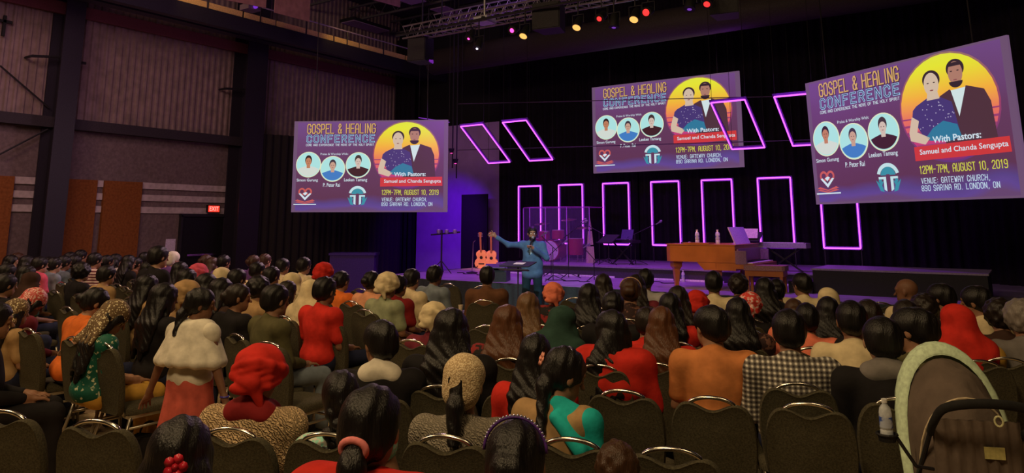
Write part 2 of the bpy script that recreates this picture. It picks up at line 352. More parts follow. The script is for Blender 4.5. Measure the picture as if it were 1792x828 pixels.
# condensed block lettering for the slide headings: strokes on a 4 x 6 grid
GL_ = {'A': '0,0 0,4.6 1.2,6 2.8,6 4,4.6 4,0|0,2.6 4,2.6', 'C': '4,4.4 4,5 3,6 1,6 0,5 0,1 1,0 3,0 4,1 4,1.6', 'D': '0,0 0,6 3,6 4,5 4,1 3,0 0,0', 'E': '4,6 0,6 0,0 4,0|0,3.1 3.2,3.1', 'F': '4,6 0,6 0,0|0,3.1 3.2,3.1',
       'G': '4,4.6 4,5 3,6 1,6 0,5 0,1 1,0 3,0 4,1 4,2.9 2.2,2.9', 'H': '0,0 0,6|4,0 4,6|0,3.1 4,3.1', 'I': '2,0 2,6', 'K': '0,0 0,6|4,6 0,2.6|1.4,3.6 4,0', 'L': '0,6 0,0 3.8,0', 'M': '0,0 0,6 2,2.6 4,6 4,0', 'N': '0,0 0,6 4,0 4,6', 'O': '1,0 0,1 0,5 1,6 3,6 4,5 4,1 3,0 1,0',
       'P': '0,0 0,6 3,6 4,5 4,3.6 3,2.7 0,2.7', 'R': '0,0 0,6 3,6 4,5 4,3.7 3,2.9 0,2.9|2.2,2.9 4,0', 'S': '4,4.7 4,5 3,6 1,6 0,5 0,4 1,3.2 3,2.8 4,2 4,1 3,0 1,0 0,1 0,1.3', 'T': '0,6 4,6|2,6 2,0', 'U': '0,6 0,1 1,0 3,0 4,1 4,6', 'V': '0,6 2,0 4,6', 'W': '0,6 1,0 2,4 3,0 4,6', 'Y': '0,6 2,3 4,6|2,3 2,0',
       '&': '4,0 .6,4.4 .6,5.2 1.3,6 2.3,6 3,5.2 3,4.6 0,2.2 0,.8 .8,0 2.4,0 4,2.4', '0': '1,0 0,1 0,5 1,6 3,6 4,5 4,1 3,0 1,0', '1': '1,5 2.2,6 2.2,0', '2': '0,4.8 0,5 1,6 3,6 4,5 4,3.8 0,.6 0,0 4,0', '7': '0,6 4,6 1.6,0', '8': '1,3.1 0,4 0,5 1,6 3,6 4,5 4,4 3,3.1 1,3.1 0,2.2 0,1 1,0 3,0 4,1 4,2.2 3,3.1', '9': '0,.6 1,0 3,0 4,1 4,5 3,6 1,6 0,5 0,3.8 1,2.8 4,2.8',
       ',': '1,-.9 1.6,.2', '.': '1.2,0 1.3,0', ':': '1.2,1 1.3,1|1.2,4 1.3,4', '-': '.6,3 3.4,3', 'X': '0,0 4,6|4,0 0,6'}
def stroke_text(s_, u0, u1, vc, hv, m, y, lw=.9, gap=1.9):
    wd = {' ': 2.2, ',': 2, '.': 1.6, ':': 1.6, 'I': 1.4, '1': 3}; x = 0; mb = MB(); pl = []
    for ch in s_:
        cwid = wd.get(ch, 4)
        if ch != ' ':
            dx_ = -1.3 if ch == 'I' else (-.6 if ch in ',.:1' else 0)
            for st in GL_[ch].split('|'):
                pl.append([(x + dx_ + float(a.split(',')[0]), float(a.split(',')[1])) for a in st.split()])
        x += cwid + gap
    W_ = x - gap; kx, kz = (u1 - u0) * SW / W_, hv * SH / 6; cx_, cz_ = uv((u0 + u1) / 2, vc); t = lw * kx / 2
    for p_ in pl:
        q = [(cx_ - (u1 - u0) * SW / 2 + a * kx, cz_ - hv * SH / 2 + b * kz) for a, b in p_]
        for (ax_, az), (bx, bz) in zip(q[:-1], q[1:]):
            L_ = math.hypot(bx - ax_, bz - az) or 1e-6; ux, uz = (bx - ax_) / L_ * t, (bz - az) / L_ * t
            mb.add([(ax_ - ux - uz * -1, y, az - uz - ux), (bx + ux + uz, y, bz + uz - ux), (bx + ux - uz, y, bz + uz + ux), (ax_ - ux - uz, y, az - uz + ux)], [(0, 1, 2, 3)])
    me = mb.mesh('lettering'); _sp.append(('lettering', me, m, None)); _st.append(me)
_st = []
WHT = E1('white', (205, 222, 232)); GOLD = E1('gold', (204, 160, 96)); DK = E1('ink', (40, 22, 58)); BLU = E1('outline', (150, 190, 225))
sl('projected_slide', flat([uv(.025, .015), uv(.975, .015), uv(.975, .985), uv(.025, .985)][::-1], -.034), sbg, 0)
x, z = uv(.735, .382); sl('sun_glow', flat(ell2(x, z, .885, .885), -.036), halo, 0)
rr = .855; sl('sun_disc', flat(ell2(x, z, rr, rr), -.038), sun, 0)
for i in range(6): # dark stripes across the lower sun
    zz = z - .12 - i * .12; ww = math.sqrt(max(0, rr * rr - (zz - z) ** 2)); hh = .012 + .006 * i
    sl('sun_stripe', flat([(x - ww, zz - hh), (x + ww, zz - hh), (x + ww, zz + hh), (x - ww, zz + hh)], -.040), E1('stripe', (150, 60, 110)), 0)
stroke_text('GOSPEL & HEALING', .092, .534, .092, .100, DK, -.038, 1.7); stroke_text('GOSPEL & HEALING', .090, .532, .088, .100, GOLD, -.041, 1.25)
stroke_text('CONFERENCE', .090, .526, .199, .074, BLU, -.040, 1.5, 3.0); stroke_text('CONFERENCE', .090, .526, .199, .074, DK, -.043, .6, 3.0)
stroke_text('COME AND EXPERIENCE THE MOVE OF THE HOLY SPIRIT', .083, .525, .267, .021, WHT, -.040, 1.1, 2.2)
tx('Praise & Worship With:', .18, .36, .37, .03, WHT, -.040)
def disc(name, u, v, r, m, y):
    x, z = uv(u, v); sl(name, flat(ell2(x, z, r, r), y), m, 0)
MINT = E1('mint', (168, 222, 220)); RIM = E1('rim', (222, 226, 190))
for u, v, skin, shirt, hair, kind in ((.1035, .482, (186, 122, 90), (206, 214, 206), (40, 26, 30), 0), (.262, .53, (196, 156, 136), (60, 120, 190), (58, 50, 62), 1), (.427, .49, (206, 184, 172), (58, 24, 34), (60, 48, 50), 2)):
    disc('portrait_rim', u, v, .335, RIM, -.040); disc('portrait_ground', u, v, .315, MINT, -.042)
    x, z = uv(u, v)
    sh = [(x + .30 * cos(a) * 1., z + .30 * sin(a)) for a in [pi + .38 + (pi - .76) * i / 16 for i in range(17)]] + [(x + .20, z - .08), (x + .07, z - .04), (x - .07, z - .04), (x - .20, z - .08)]
    sl('portrait_clothing', flat(sh, -.044), E1('shirt%d' % kind, shirt), 0)
    sl('portrait_neck', flat([(x - .045, z - .09), (x + .045, z - .09), (x + .05, z + .03), (x - .05, z + .03)], -.045), E1('skin%d' % kind, skin), 0)
    sl('portrait_hair', flat(ell2(x, z + .115 + .02 * (kind == 2), .092, .13), -.046), E1('hair%d' % kind, hair), 0)
    sl('portrait_face', flat(ell2(x, z + .075, .077, .105), -.048), E1('skin%d' % kind, skin), 0)
    for sx_ in (-.028, .028):
        sl('portrait_eye', flat(ell2(x + sx_, z + .09, .014, .007, 10), -.050), E1('hair%d' % kind, hair), 0)
    sl('portrait_mouth', flat(ell2(x, z + .03, .022, .006, 10), -.050), E1('mouth', (140, 80, 80)), 0)
tx('Simon Gurung', .03, .168, .655, .04, WHT, -.040, .008); tx('P. Peter Rai', .203, .312, .705, .04, WHT, -.040, .008); tx('Leeken Tamang', .338, .487, .655, .045, WHT, -.040, .008)
# heart and open book emblem
x, z = uv(.088, .82); ORG = E1('coral', (196, 88, 84))
def arc(cx, cz, r0, r1, a0, a1, n=14): return [(cx + r1 * cos(a0 + (a1 - a0) * i / n), cz + r1 * sin(a0 + (a1 - a0) * i / n)) for i in range(n + 1)] + [(cx + r0 * cos(a1 - (a1 - a0) * i / n), cz + r0 * sin(a1 - (a1 - a0) * i / n)) for i in range(n + 1)]
hm = MB()
for s_ in (-1, 1):
    hm.add([(a, -.041, b) for a, b in arc(x + s_ * .085, z + .10, .055, .098, 0, 2 * pi - .01)], [(i, i + 1, 28 - i, 29 - i) for i in range(14)])
sl('heart_emblem', hm, ORG, 0)
sl('heart_point', flat([(x - .17, z + .05), (x, z - .12), (x + .17, z + .05), (x + .12, z + .06), (x, z - .05), (x - .12, z + .06)], -.043), WHT, 0)
sl('heart_point', flat([(x - .06, z + .06), (x, z - .0), (x + .07, z + .07), (x + .02, z + .09)], -.044), WHT, 0)
for s_ in (-1, 1):
    for k in range(2): sl('book_page', flat([(x, z - .16 - k * .035), (x + s_ * .2, z - .10 - k * .05), (x + s_ * .27, z - .13 - k * .04), (x, z - .18 - k * .035)], -.042), ORG, 0)
a, b = uv(.01, .91), uv(.158, .92); sl('underline', flat([(x - .3, z - .24), (x + .3, z - .24), (x + .3, z - .215), (x - .3, z - .215)], -.042), WHT, 0)
# arched cross emblem with two figures
x, z = uv(.427, .825); TEAL = E1('teal', (50, 140, 160)); PALE = E1('pale', (190, 220, 225))
ar = MB(); ar.add([(a, -.041, b) for a, b in arc(x, z + .02, .17, .235, .25, pi - .25)], [(i, i + 1, 28 - i, 29 - i) for i in range(14)]); sl('arch', ar, PALE, 0)
sl('arch_window', flat(ell2(x, z + .03, .155, .16, 16, .1, pi - .1), -.042), TEAL, 0)
sl('cross_emblem', flat([(x - .035, z - .24), (x + .035, z - .24), (x + .035, z + .06), (x - .035, z + .06)], -.045), E1('slideplum', (96, 50, 82)), 0)
for s_ in (-1, 1):
    sl('cross_pillar', flat([(x + s_ * .045, z - .23), (x + s_ * .10, z - .2), (x + s_ * .10, z + .02), (x + s_ * .045, z + .02)], -.044), PALE, 0)
    sl('cross_arm', flat([(x + s_ * .10, z - .02), (x + s_ * .20, z - .02), (x + s_ * .20, z + .02), (x + s_ * .10, z + .02)], -.044), PALE, 0)
    sl('emblem_figure', flat(ell2(x + s_ * .17, z - .05, .035, .035, 12), -.046), TEAL, 0)
    sl('emblem_figure', flat([(x + s_ * .10, z - .24), (x + s_ * .18, z - .22), (x + s_ * .22, z - .13), (x + s_ * .26, z - .03), (x + s_ * .19, z - .09), (x + s_ * .10, z - .05), (x + s_ * .14, z - .13)], -.046), TEAL, 0)
# couple in front of the sun
def P2(px, py): return ((px - 83) / 1227 * SW - SW / 2, SH / 2 - (py - 60) / 720 * SH)
def poly(name, pts, m, y): sl(name, flat([P2(*p) for p in pts], y), m, 0)
SUIT = E1('suit', (74, 44, 58)); SARI = E1('sari', (66, 50, 112)); SK1 = E1('face_pale', (206, 182, 160)); SK2 = E1('face_tan', (170, 120, 104)); INK = E1('hair_dark', (48, 32, 44)); SHAWL = E1('shawl', (40, 116, 150))
poly('portrait_clothing', [(955, 280), (1010, 255), (1045, 300), (1095, 250), (1180, 280), (1205, 340), (1215, 512), (960, 512)], SUIT, -.044)
poly('portrait_shirt', [(1016, 262), (1092, 256), (1045, 390)], E1('shirt_white', (205, 222, 224)), -.046)
sl('portrait_hair', flat(ell2(*P2(1050, 160), .155, .15), -.046), INK, 0); sl('portrait_face', flat(ell2(*P2(1049, 182), .125, .185), -.048), SK2, 0)
sl('portrait_beard', flat(ell2(*P2(1048, 222), .118, .10, 20, pi, 2 * pi) , -.050), INK, 0); sl('portrait_hair', flat(ell2(*P2(1049, 148), .128, .06, 16, 0, pi), -.050), INK, 0)
poly('portrait_clothing', [(822, 310), (885, 280), (960, 285), (1015, 315), (1030, 400), (1040, 470), (850, 475), (820, 420), (790, 380), (800, 330)], SARI, -.052)
poly('portrait_shawl', [(860, 470), (900, 430), (960, 400), (1030, 425), (1045, 480), (1000, 500), (880, 490)], SHAWL, -.054)
poly('portrait_arm', [(790, 360), (828, 385), (812, 440), (880, 475), (850, 505), (770, 480), (766, 440)], SK1, -.054)
sl('portrait_hair', flat(ell2(*P2(920, 192), .16, .155), -.054), INK, 0); poly('portrait_neck', [(895, 240), (945, 240), (955, 290), (885, 292)], SK1, -.055)
sl('portrait_face', flat(ell2(*P2(919, 215), .135, .19), -.056), SK1, 0)
for (ex_, ey_) in ((902, 208), (936, 208), (1032, 172), (1066, 172)): sl('portrait_eye', flat(ell2(*P2(ex_, ey_), .022, .009, 10), -.058), INK, 0)
for (ex_, ey_) in ((919, 245), (1048, 215)): sl('portrait_mouth', flat(ell2(*P2(ex_, ey_), .035, .011, 10), -.058), E1('mouth', (140, 80, 80)), 0)
random.seed(3)
dots = MB()
for _ in range(46):
    px, py = random.uniform(830, 1020), random.uniform(300, 450)
    if py > 300 + abs(px - 925) * .3: a, b = P2(px, py); dots.add([(a - .012, -.0535, b), (a, -.0535, b - .012), (a + .012, -.0535, b), (a, -.0535, b + .012)], [(0, 1, 2, 3)])
sl('sari_dots', dots, E1('dots', (170, 160, 190)), 0)
poly('banner_strip', [(785, 512), (1270, 508), (1272, 578), (785, 582)], E1('red', (200, 52, 56)), -.060)
tx('With Pastors:', .66, .862, .592, .045, WHT, -.060, .02); tx('Samuel and Chanda Sengupta', .597, .960, .672, .047, WHT, -.064, .01)
stroke_text('12PM-7PM, AUGUST 10, 2019', .583, .943, .788, .050, E1('lemon', (206, 206, 70)), -.042, 1.15)
stroke_text('VENUE: GATEWAY CHURCH,', .585, .872, .864, .036, E1('ice', (196, 220, 236)), -.042, 1.0, 2.2); stroke_text('890 SARINA RD. LONDON, ON', .583, .905, .914, .036, E1('ice', (196, 220, 236)), -.042, 1.0, 2.2)
_scr = None
def screen(loc, yaw, label, k=1.):
    t = thing('projection_screen', label, 'projection screen', loc, yaw, 'three screens above the stage')
    m = _sm.setdefault('b', MB().box((0, 0, 0), (SW, .05, SH)).mesh('screen_panel'))
    obj('screen_panel', m, margin, t)
    for nm, me, ma, lc in _sp:
        o = obj(nm, me, ma, t, loc=lc)
        if nm == 'sari_dots' or me in _st: o['kind'] = 'stuff'
    wm = _sm.setdefault('w', MB().tube([(0, 0, SH / 2), (0, 0, SH / 2 + 3)], .012, 6).mesh('hanging_wire'))
    for x in (-1.5, 1.5): obj('hanging_wire', wm, DARK, t, loc=(x, 0, 0))
    return t
_sm = {}
s1 = screen((-13.98, 13.74, 3.29), .53, 'left hanging screen, above the low black drape beside the purple wall')
s1['group'] = s1['group']; s1.rotation_euler = (0.03, 0, .53)
screen((-7.58, 17.92, 4.35), .01, 'middle hanging screen over the piano, crossed by a slanted light frame')
s3 = screen((-1.65, 14.04, 3.36), -.60, 'right hanging screen, the largest in the photo')
s3.rotation_euler = (0.03, 0, -.60)

# ------------------------------------------------------------------ glowing rectangle frames
TUBE = emis('led_violet', (.62, .085, 1.0), 2.7)
HALO_STRIP = mat('halo_strip', (.16, .05, .30), .6)  # violet tube glow put into the strip colour
FW_, FH_ = .74, 1.57
_fm = {}
def led_frame(loc, tilt, label):
    t = thing('neon_rectangle', label, 'light frame', loc, 0, 'purple light frames'); t.rotation_euler = (tilt, 0, 0)
    for nm, a, b in (('side', (-FW_ / 2, 0, 0), (-FW_ / 2, 0, FH_)), ('side', (FW_ / 2, 0, 0), (FW_ / 2, 0, FH_)), ('top', (-FW_ / 2, 0, FH_), (FW_ / 2, 0, FH_)), ('bottom', (-FW_ / 2, 0, 0), (FW_ / 2, 0, 0))):
        k = (nm, a); a, b = Vector(a), Vector(b)
        if k not in _fm:
            _fm[k] = (MB().bar(a + Vector((0, .05, 0)), b + Vector((0, .05, 0)), .03 if nm == 'side' else .03, .03).mesh('rail'), MB().tube([a, b], .0165, 8).mesh('light_tube', True))
            # flat strip added behind the tube to give it a violet halo
            rm = MB().box(tuple((a + b) / 2 + Vector((0, .045, 0))), (.075 if nm == 'side' else FW_ + .075, .03, FH_ + .075 if nm == 'side' else .075)); _fm[k] = (rm.mesh('rail'), _fm[k][1])
        obj('rail', _fm[k][0], HALO_STRIP, t); obj('light_tube', _fm[k][1], TUBE, t)
    if tilt == 0:
        for s_ in (-1, 1): obj('foot_post', MB().bar((s_ * FW_ / 2, .06, -.41), (s_ * FW_ / 2, .06, .1), .02), DARK, t)
    else:
        up_ = Matrix.Rotation(-tilt, 3, 'X') @ Vector((0, 0, 1))
        for s_ in (-1, 1):
            for z_, L_ in ((.02, 5.6), (FH_ - .02, 4.75)): a_ = Vector((s_ * FW_ / 2, .06, z_)); obj('hanging_wire', MB().tube([a_, a_ + up_ * L_], .005, 5), DARK, t)
    return t
cx = [-11.48, -10.15, -8.79, -7.42, -6.09, -4.735, -3.37]
lb = ['upright purple light frame behind the speaking man in the blue jacket', 'upright purple light frame behind the drum kit', 'upright purple light frame behind the keyboard stand and boom microphone',
      'upright purple light frame just left of the grand piano', 'upright purple light frame rising behind the grand piano lid', 'upright purple light frame behind the white sheet and electric keyboard',
      'upright purple light frame half hidden by the right hand screen']
for x, l_ in zip(cx, lb): led_frame((x, 17.5, 1.28), 0, l_)
for x, l_ in zip((-12.03, -10.64, -5.07, -3.72), ('tilted purple light frame nearest the left screen', 'tilted purple light frame second from the left screen', 'tilted purple light frame crossing the middle screen', 'tilted purple light frame disappearing behind the right screen')):
    led_frame((x, 16.8, 3.49), R(54.5), l_)
la, lb_ = at(733, 206, Y=16.2), at(786, 214, Y=15.6); t = thing('light_bar', 'dim purple light bar over the left screen corner', 'light bar', la); obj('light_tube', MB().tube([(0, 0, 0), lb_ - la], .014, 6), emis('led_dim', (.3, .05, .7), .6), t)
for q in (Vector((0, 0, 0)), lb_ - la): obj('hanging_wire', MB().tube([q, (q.x, q.y, 9.2 - la.z)], .006, 5), DARK, t)
for yy, lab in ((168, 'thin dark hanging cable across the upper light frames'), (271, 'thin purple lit cable below the upper light frames')):
    tag(obj('support_cable', MB().tube([at(800, yy + 14 if yy < 200 else yy - 8, Y=17.3), at(1480, yy - 2 if yy < 200 else yy - 28, Y=17.3)], .012, 5), mat('cable_paint', (.12, .08, .16), .5)), lab, 'cable')

# ------------------------------------------------------------------ stage
SZ = .6
STF = mat('stage_floor', (.30, .27, .33), .38, spec=.4, scale=3)
struct('floor_stage', MB().box((-6.15, 15.75, SZ - .03), (13.3, 6.0, .06)), STF).name = 'stage_deck'
bpy.data.objects['stage_deck']['kind'] = 'structure'
curtain('stage_skirt', [(-12.86, 18.0), (-12.86, 12.69), (.5, 12.69)], 0.0, SZ, mat('skirt_cloth', (.035, .05, .055), .9), 'dark pleated skirt hanging along the stage front', .03, .3)
RM = mat('riser_carpet', (.05, .045, .06), .7); RT = mat('riser_top', (.25, .22, .28), .45)
rs = thing('riser', 'long low platform across the back of the stage', 'platform', (-7.05, 16.9, SZ))
obj('riser_body', MB().box((0, 0, .11), (7.9, 3.1, .22)), RM, rs); obj('riser_top', MB().box((0, 0, .235), (8.0, 3.16, .03)), RT, rs)
WS = mat('riser_light_strip', (.8, .75, .85), .5)  # plain white strips stand in for the strip light along the riser
for x in (-3.55, -2.1, -1.2, .2, 1.3, 2.7): obj('edge_strip', MB().box((x, -1.56, .02), (.95, .02, .035)), WS, rs)
bk = thing('riser', 'black box platform at the right end of the stage', 'platform', (-1.9, 14.6, SZ))
obj('riser_body', MB().box((0, 0, .2), (2.6, 1.3, .4)), BLACK, bk); obj('riser_top', MB().box((0, 0, .415), (2.64, 1.34, .03)), RT, bk)
obj('step', MB().box((-1.5, -.3, .1), (.4, .9, .2)), BLACK, bk)
sb = thing('equipment_case', 'tall dark indigo box standing below the left screen', 'case', (-14.6, 13.9, 0))
IND = mat('indigo_cloth', (.06, .035, .18), .8)
obj('body', MB().box((0, 0, .5), (1.15, .6, 1.0)), IND, sb); obj('lid', MB().box((0, 0, 1.03), (1.2, .65, .06)), IND, sb)
sb.rotation_euler = (0, 0, .6)
# floor monitor
mo = thing('floor_monitor', 'black wedge floor speaker at the stage edge beside the speaking man', 'speaker', (-9.45, 13.15, SZ), R(25))
obj('cabinet', MB().prism([(-.28, 0), (.26, 0), (.22, .30), (-.06, .36), (-.28, .20)], -.24, .24, 'x'), mat('monitor_paint', (.03, .04, .045), .5), mo)
obj('grille', MB().box((0, -.17, .29), (.42, .27, .015), (R(-38) + pi / 2 - R(50), 0, 0)), mat('monitor_grille', (.10, .13, .14), .6), mo)
# guitars on a stand
def guitar(loc, rz, label, cm):
    t = thing('acoustic_guitar', label, 'guitar', loc, rz)
    o2 = [(0.0, 0.0), (.10, .005), (.17, .05), (.195, .13), (.17, .22), (.12, .27), (.115, .31), (.14, .37), (.135, .43), (.09, .475), (.03, .485)]
    o2 = o2 + [(-a, b) for a, b in o2[::-1][:-1]]
    M = Matrix.Rotation(R(12), 3, 'X')
    def T(mb): mb.v = [tuple(M @ Vector(p)) for p in mb.v]; return mb
    obj('body', T(MB().prism(o2, -.05, .05, 'y')), cm, t)
    obj('sound_hole', T(MB().lathe([(.045, -.003), (.045, 0)], (0, -.052, .30), 20, Matrix.Rotation(pi / 2, 3, 'X'))), BLACK, t)
    obj('bridge', T(MB().box((0, -.055, .13), (.16, .015, .025))), DARK, t)
    obj('neck', T(MB().box((0, -.05, .66), (.048, .03, .42))), mat('guitar_neck', (.25, .11, .07), .5), t)
    obj('headstock', T(MB().prism([(-.03, .86), (.03, .86), (.042, 1.0), (-.042, 1.0)], -.06, -.04, 'y')), mat('guitar_neck', (.25, .11, .07), .5), t)
    for k in range(3):
        for s_ in (-1, 1): obj('tuning_peg', T(MB().box((s_ * .05, -.05, .88 + k * .04), (.03, .015, .018))), CHROME, t)
    st = T(MB())
    obj('stand', MB().tube([(-.15, -.14, 0), (-.06, .02, .12), (0, .14, .45), (0, .2, .7)], .01, 6).tube([(.15, -.14, 0), (.06, .02, .12)], .01, 6).tube([(0, .14, .45), (0, .3, 0)], .01, 6), DARK, t)
GW = mat('spruce_top', (.75, .42, .20), .35, spec=.5, scale=4)
g = at(857, 467, Z=SZ + .1)
guitar((-12.45, 16.6, SZ + .01), R(24), 'light wood acoustic guitar on a stand, the left of two', GW)
guitar((-12.02, 16.45, SZ + .01), R(32), 'light wood acoustic guitar on a stand, the right of two', GW)
# tall stand with cross bar at the left of the stage
p = at(772, 478, Z=SZ); t = thing('lamp_stand', 'tall black stand with a small lamp bar at the stage left', 'stand', (p.x, p.y, SZ))
obj('pole', MB().tube([(0, 0, 0), (0, 0, 1.05)], .022, 8), DARK, t); obj('crossbar', MB().tube([(-.35, 0, .93), (.5, .1, 1.0)], .02, 8), DARK, t)
for a in range(3): obj('leg', MB().tube([(0, 0, .3), (.32 * cos(a * 2.1), .32 * sin(a * 2.1), 0)], .012, 6), DARK, t)
for a in (-.1, .16, .42): obj('lamp', MB().lathe([(.03, 0), (.05, .03), (.05, .09), (.02, .11)], (a, 0, .96), 10), mat('lamp_shell', (.4, .35, .5), .3, .5), t)
p = at(826, 478, Z=SZ); t = thing('microphone_stand', 'thin straight microphone stand left of the guitars', 'stand', (p.x, p.y, SZ))
obj('pole', MB().tube([(0, 0, 0), (.03, 0, .75), (.1, 0, .8)], .012, 6), CHROME, t); obj('base', MB().lathe([(.14, 0), (.14, .02), (.02, .04)], n=16), DARK, t)
# drum kit behind an acrylic shield
DY = 16.1; RZ = SZ + .25
dk = thing('drum_kit', 'red drum kit behind the clear acrylic shield', 'drum kit', (-10.0, 16.55, RZ))
RD = mat('drum_red', (.30, .012, .05), .25, spec=.6); HEAD = mat('drum_skin', (.6, .5, .6), .5); BR = mat('cymbal', (.6, .42, .16), .3, .9)
mx = Matrix.Rotation(R(90), 3, 'X')
obj('bass_drum', MB().lathe([(.26, -.2), (.27, -.19), (.27, .19), (.26, .2)], (-.1, 0, .28), 24, mx), RD, dk, smooth=30)
obj('bass_head', MB().lathe([(.245, .2), (.245, .21)], (-.1, 0, .28), 24, mx), HEAD, dk)
for x, y, z, r, h in ((-.32, -.12, .66, .15, .2), (.10, -.12, .68, .16, .22), (.48, .1, .38, .20, .4), (-.55, .15, .5, .17, .15)):
    obj('drum', MB().lathe([(r, -h / 2), (r, h / 2)], (x, y, z), 20), RD, dk, smooth=30); obj('drum_head', MB().lathe([(r - .01, 0), (r - .01, .01)], (x, y, z + h / 2), 20), HEAD, dk)
    obj('drum_leg', MB().tube([(x, y + .1, 0), (x, y + .1, z)], .012, 6), CHROME, dk)
for x, y, z in ((-.5, .05, .95), (.35, 0, 1.05), (.62, .2, .85)):
    obj('cymbal', MB().lathe([(.2, 0), (.05, .02), (.02, .04)], (x, y, z), 20, Matrix.Rotation(R(10), 3, 'X')), BR, dk); obj('cymbal_stand', MB().tube([(x, y, 0), (x, y, z)], .012, 6), CHROME, dk)
sh = thing('drum_shield', 'clear acrylic panel booth with a lit purple top in front of the drums', 'drum shield', (-10.0, DY, RZ))
GL = mat('acrylic', (.5, .3, .8), .05, alpha=.07, spec=.6)
px_ = [(-.98, .35), (-.55, 0), (-.0, -.12), (.55, 0), (1.0, .35)]
for (xa, ya), (xb, yb) in zip(px_[:-1], px_[1:]):
    obj('panel', MB().bar((xa, ya, .68), (xb, yb, .68), .012, 1.34), GL, sh)
for xa, ya in px_: obj('edge_post', MB().tube([(xa, ya, 0), (xa, ya, 1.36)], .013, 6), mat('acrylic_edge', (.55, .2, .75), .3, alpha=.8), sh)  # purple edge reflection put into the post colour
o2 = px_ + [(1.0, 1.1), (-.98, 1.1)]
obj('top_panel', MB().prism(o2, 1.36, 1.38, 'z'), mat('acrylic_top', (.6, .1, .7), .25, alpha=.6), sh)  # magenta reflection put into the colour of the clear top
# spire lamp
t = thing('spire', 'tall narrow pyramid shaped ornament with dark bands', 'ornament', (-9.02, 16.5, RZ - .02))
for (z0, z1, w0, w1) in ((0, .42, .13, .10), (.46, .80, .09, .055), (.83, 1.17, .05, .006)):
    obj('segment', MB().lathe([(w0, z0), (w1, z1)], n=4), mat('spire_paper', (.55, .42, .36), .7), t)
obj('core', MB().lathe([(.06, .4), (.02, .86)], n=4), BLACK, t)
# stands, laptop, boom microphones
def mic_stand(loc, h, boom, label, yaw=0):
    t = thing('microphone_stand', label, 'stand', loc, yaw)
    obj('pole', MB().tube([(0, 0, .02), (0, 0, h)], .011, 6), DARK, t); obj('boom', MB().tube([(-boom * .35, 0, h - .07), (boom, 0, h + .25)], .009, 6), DARK, t)
    obj('microphone', MB().lathe([(.012, 0), (.016, .1), (.028, .12), (.03, .15), (.015, .18)], (boom, 0, h + .24), 12, Matrix.Rotation(R(60), 3, 'Y')), mat('mic_metal', (.35, .3, .4), .3, .6), t)
    for a in range(3): obj('leg', MB().tube([(0, 0, .12), (.28 * cos(a * 2.1 + .4), .28 * sin(a * 2.1 + .4), .01)], .009, 6), DARK, t)
def at2(x, y, z=SZ): q = at(x, y, Z=z); return (q.x, q.y, z)
mic_stand(at2(995, 487), .95, .35, 'boom microphone stand in front of the drum shield')
mic_stand(at2(968, 492), .7, -.3, 'low microphone stand between the speaking man and the drums')
mic_stand((-8.55, 16.1, RZ), .75, -.5, 'boom microphone stand beside the pyramid ornament')
mic_stand((-7.75, 16.4, RZ), .7, .55, 'boom microphone stand reaching toward the piano')
mic_stand((-9.3, 15.1, SZ), .5, .3, 'short microphone stand at the riser edge')
mic_stand(at2(1040, 492), .45, -.25, 'low boom stand with cables on the purple floor')
def music_stand(loc, yaw, h, label, wd=.5, tl=-55):
    t = thing('music_stand', label, 'music stand', loc, yaw)
    obj('pole', MB().tube([(0, 0, .05), (0, 0, h)], .014, 8), DARK, t)
    obj('desk', MB().box((0, 0, h + .05), (wd, .02, .32), (R(tl), 0, 0)), mat('desk_black', (.03, .032, .035), .5), t)
    obj('ledge', MB().box((0, -.15, h - .04), (wd, .07, .015), (R(-20), 0, 0)), DARK, t)
    for a in range(3): obj('leg', MB().tube([(0, 0, .15), (.26 * cos(a * 2.1), .26 * sin(a * 2.1), .01)], .011, 6), DARK, t)
    return t
music_stand((-8.25, 16.0, RZ), R(-20), .55, 'music stand on the riser left of the laptop')
t = thing('keyboard_stand', 'folding stand with a dark laptop and keyboard on the riser', 'keyboard', (-8.05, 16.3, RZ), R(-15))
obj('leg', MB().bar((-.3, 0, 0), (.3, 0, .5), .03), DARK, t); obj('leg', MB().bar((.3, .05, 0), (-.3, .05, .5), .03), DARK, t)
obj('keyboard_body', MB().box((0, 0, .54), (.9, .3, .07)), DARK, t); obj('laptop_base', MB().box((.05, .02, .59), (.36, .25, .02)), mat('laptop', (.2, .2, .3), .4, .5), t)
obj('laptop_screen', MB().box((.05, .15, .70), (.36, .015, .24), (R(-15), 0, 0)), mat('laptop_lid', (.08, .06, .18), .4), t)
# grand piano
pn = thing('grand_piano', 'honey wood grand piano standing on the stage', 'piano', (-4.98, 14.05, SZ), 0)
PWD = mat('honey_wood', (.42, .155, .035), .3, spec=.5, bump=.1, scale=3)
body = [(-.84, -.25), (-.80, -.42), (-.70, -.5), (.55, -.5), (.55, .95), (.1, .95), (-.1, .7), (-.3, .35), (-.6, .15), (-.8, 0)]
obj('case', MB().prism(body, .50, .80, 'z'), PWD, pn)
obj('keel', MB().prism([(-.05, .36), (.55, .36), (.55, .52), (-.2, .52)], -.49, .9, 'y'), PWD, pn)
obj('lid', MB().prism([(a * 1.02, b * 1.02) for a, b in body], .805, .825, 'z'), PWD, pn); obj('lid_panel', MB().box((-.2, -.3, .84), (.5, .3, .02)), PWD, pn)
for x, y in ((.18, -.38), (-.66, -.32), (.3, .75)):
    obj('leg', MB().lathe([(.05, 0), (.05, .03), (.045, .06), (.075, .35), (.12, .40), (.12, .50)], (x, y, 0), 4), PWD, pn)
    obj('caster', MB().lathe([(.03, -.0), (.03, .03)], (x, y, 0), 10), CHROME, pn)
PP = mat('piano_dark', (.25, .15, .22), .3)
obj('key_slip', MB().box((.72, .22, .44), (.34, 1.42, .09)), PWD, pn)
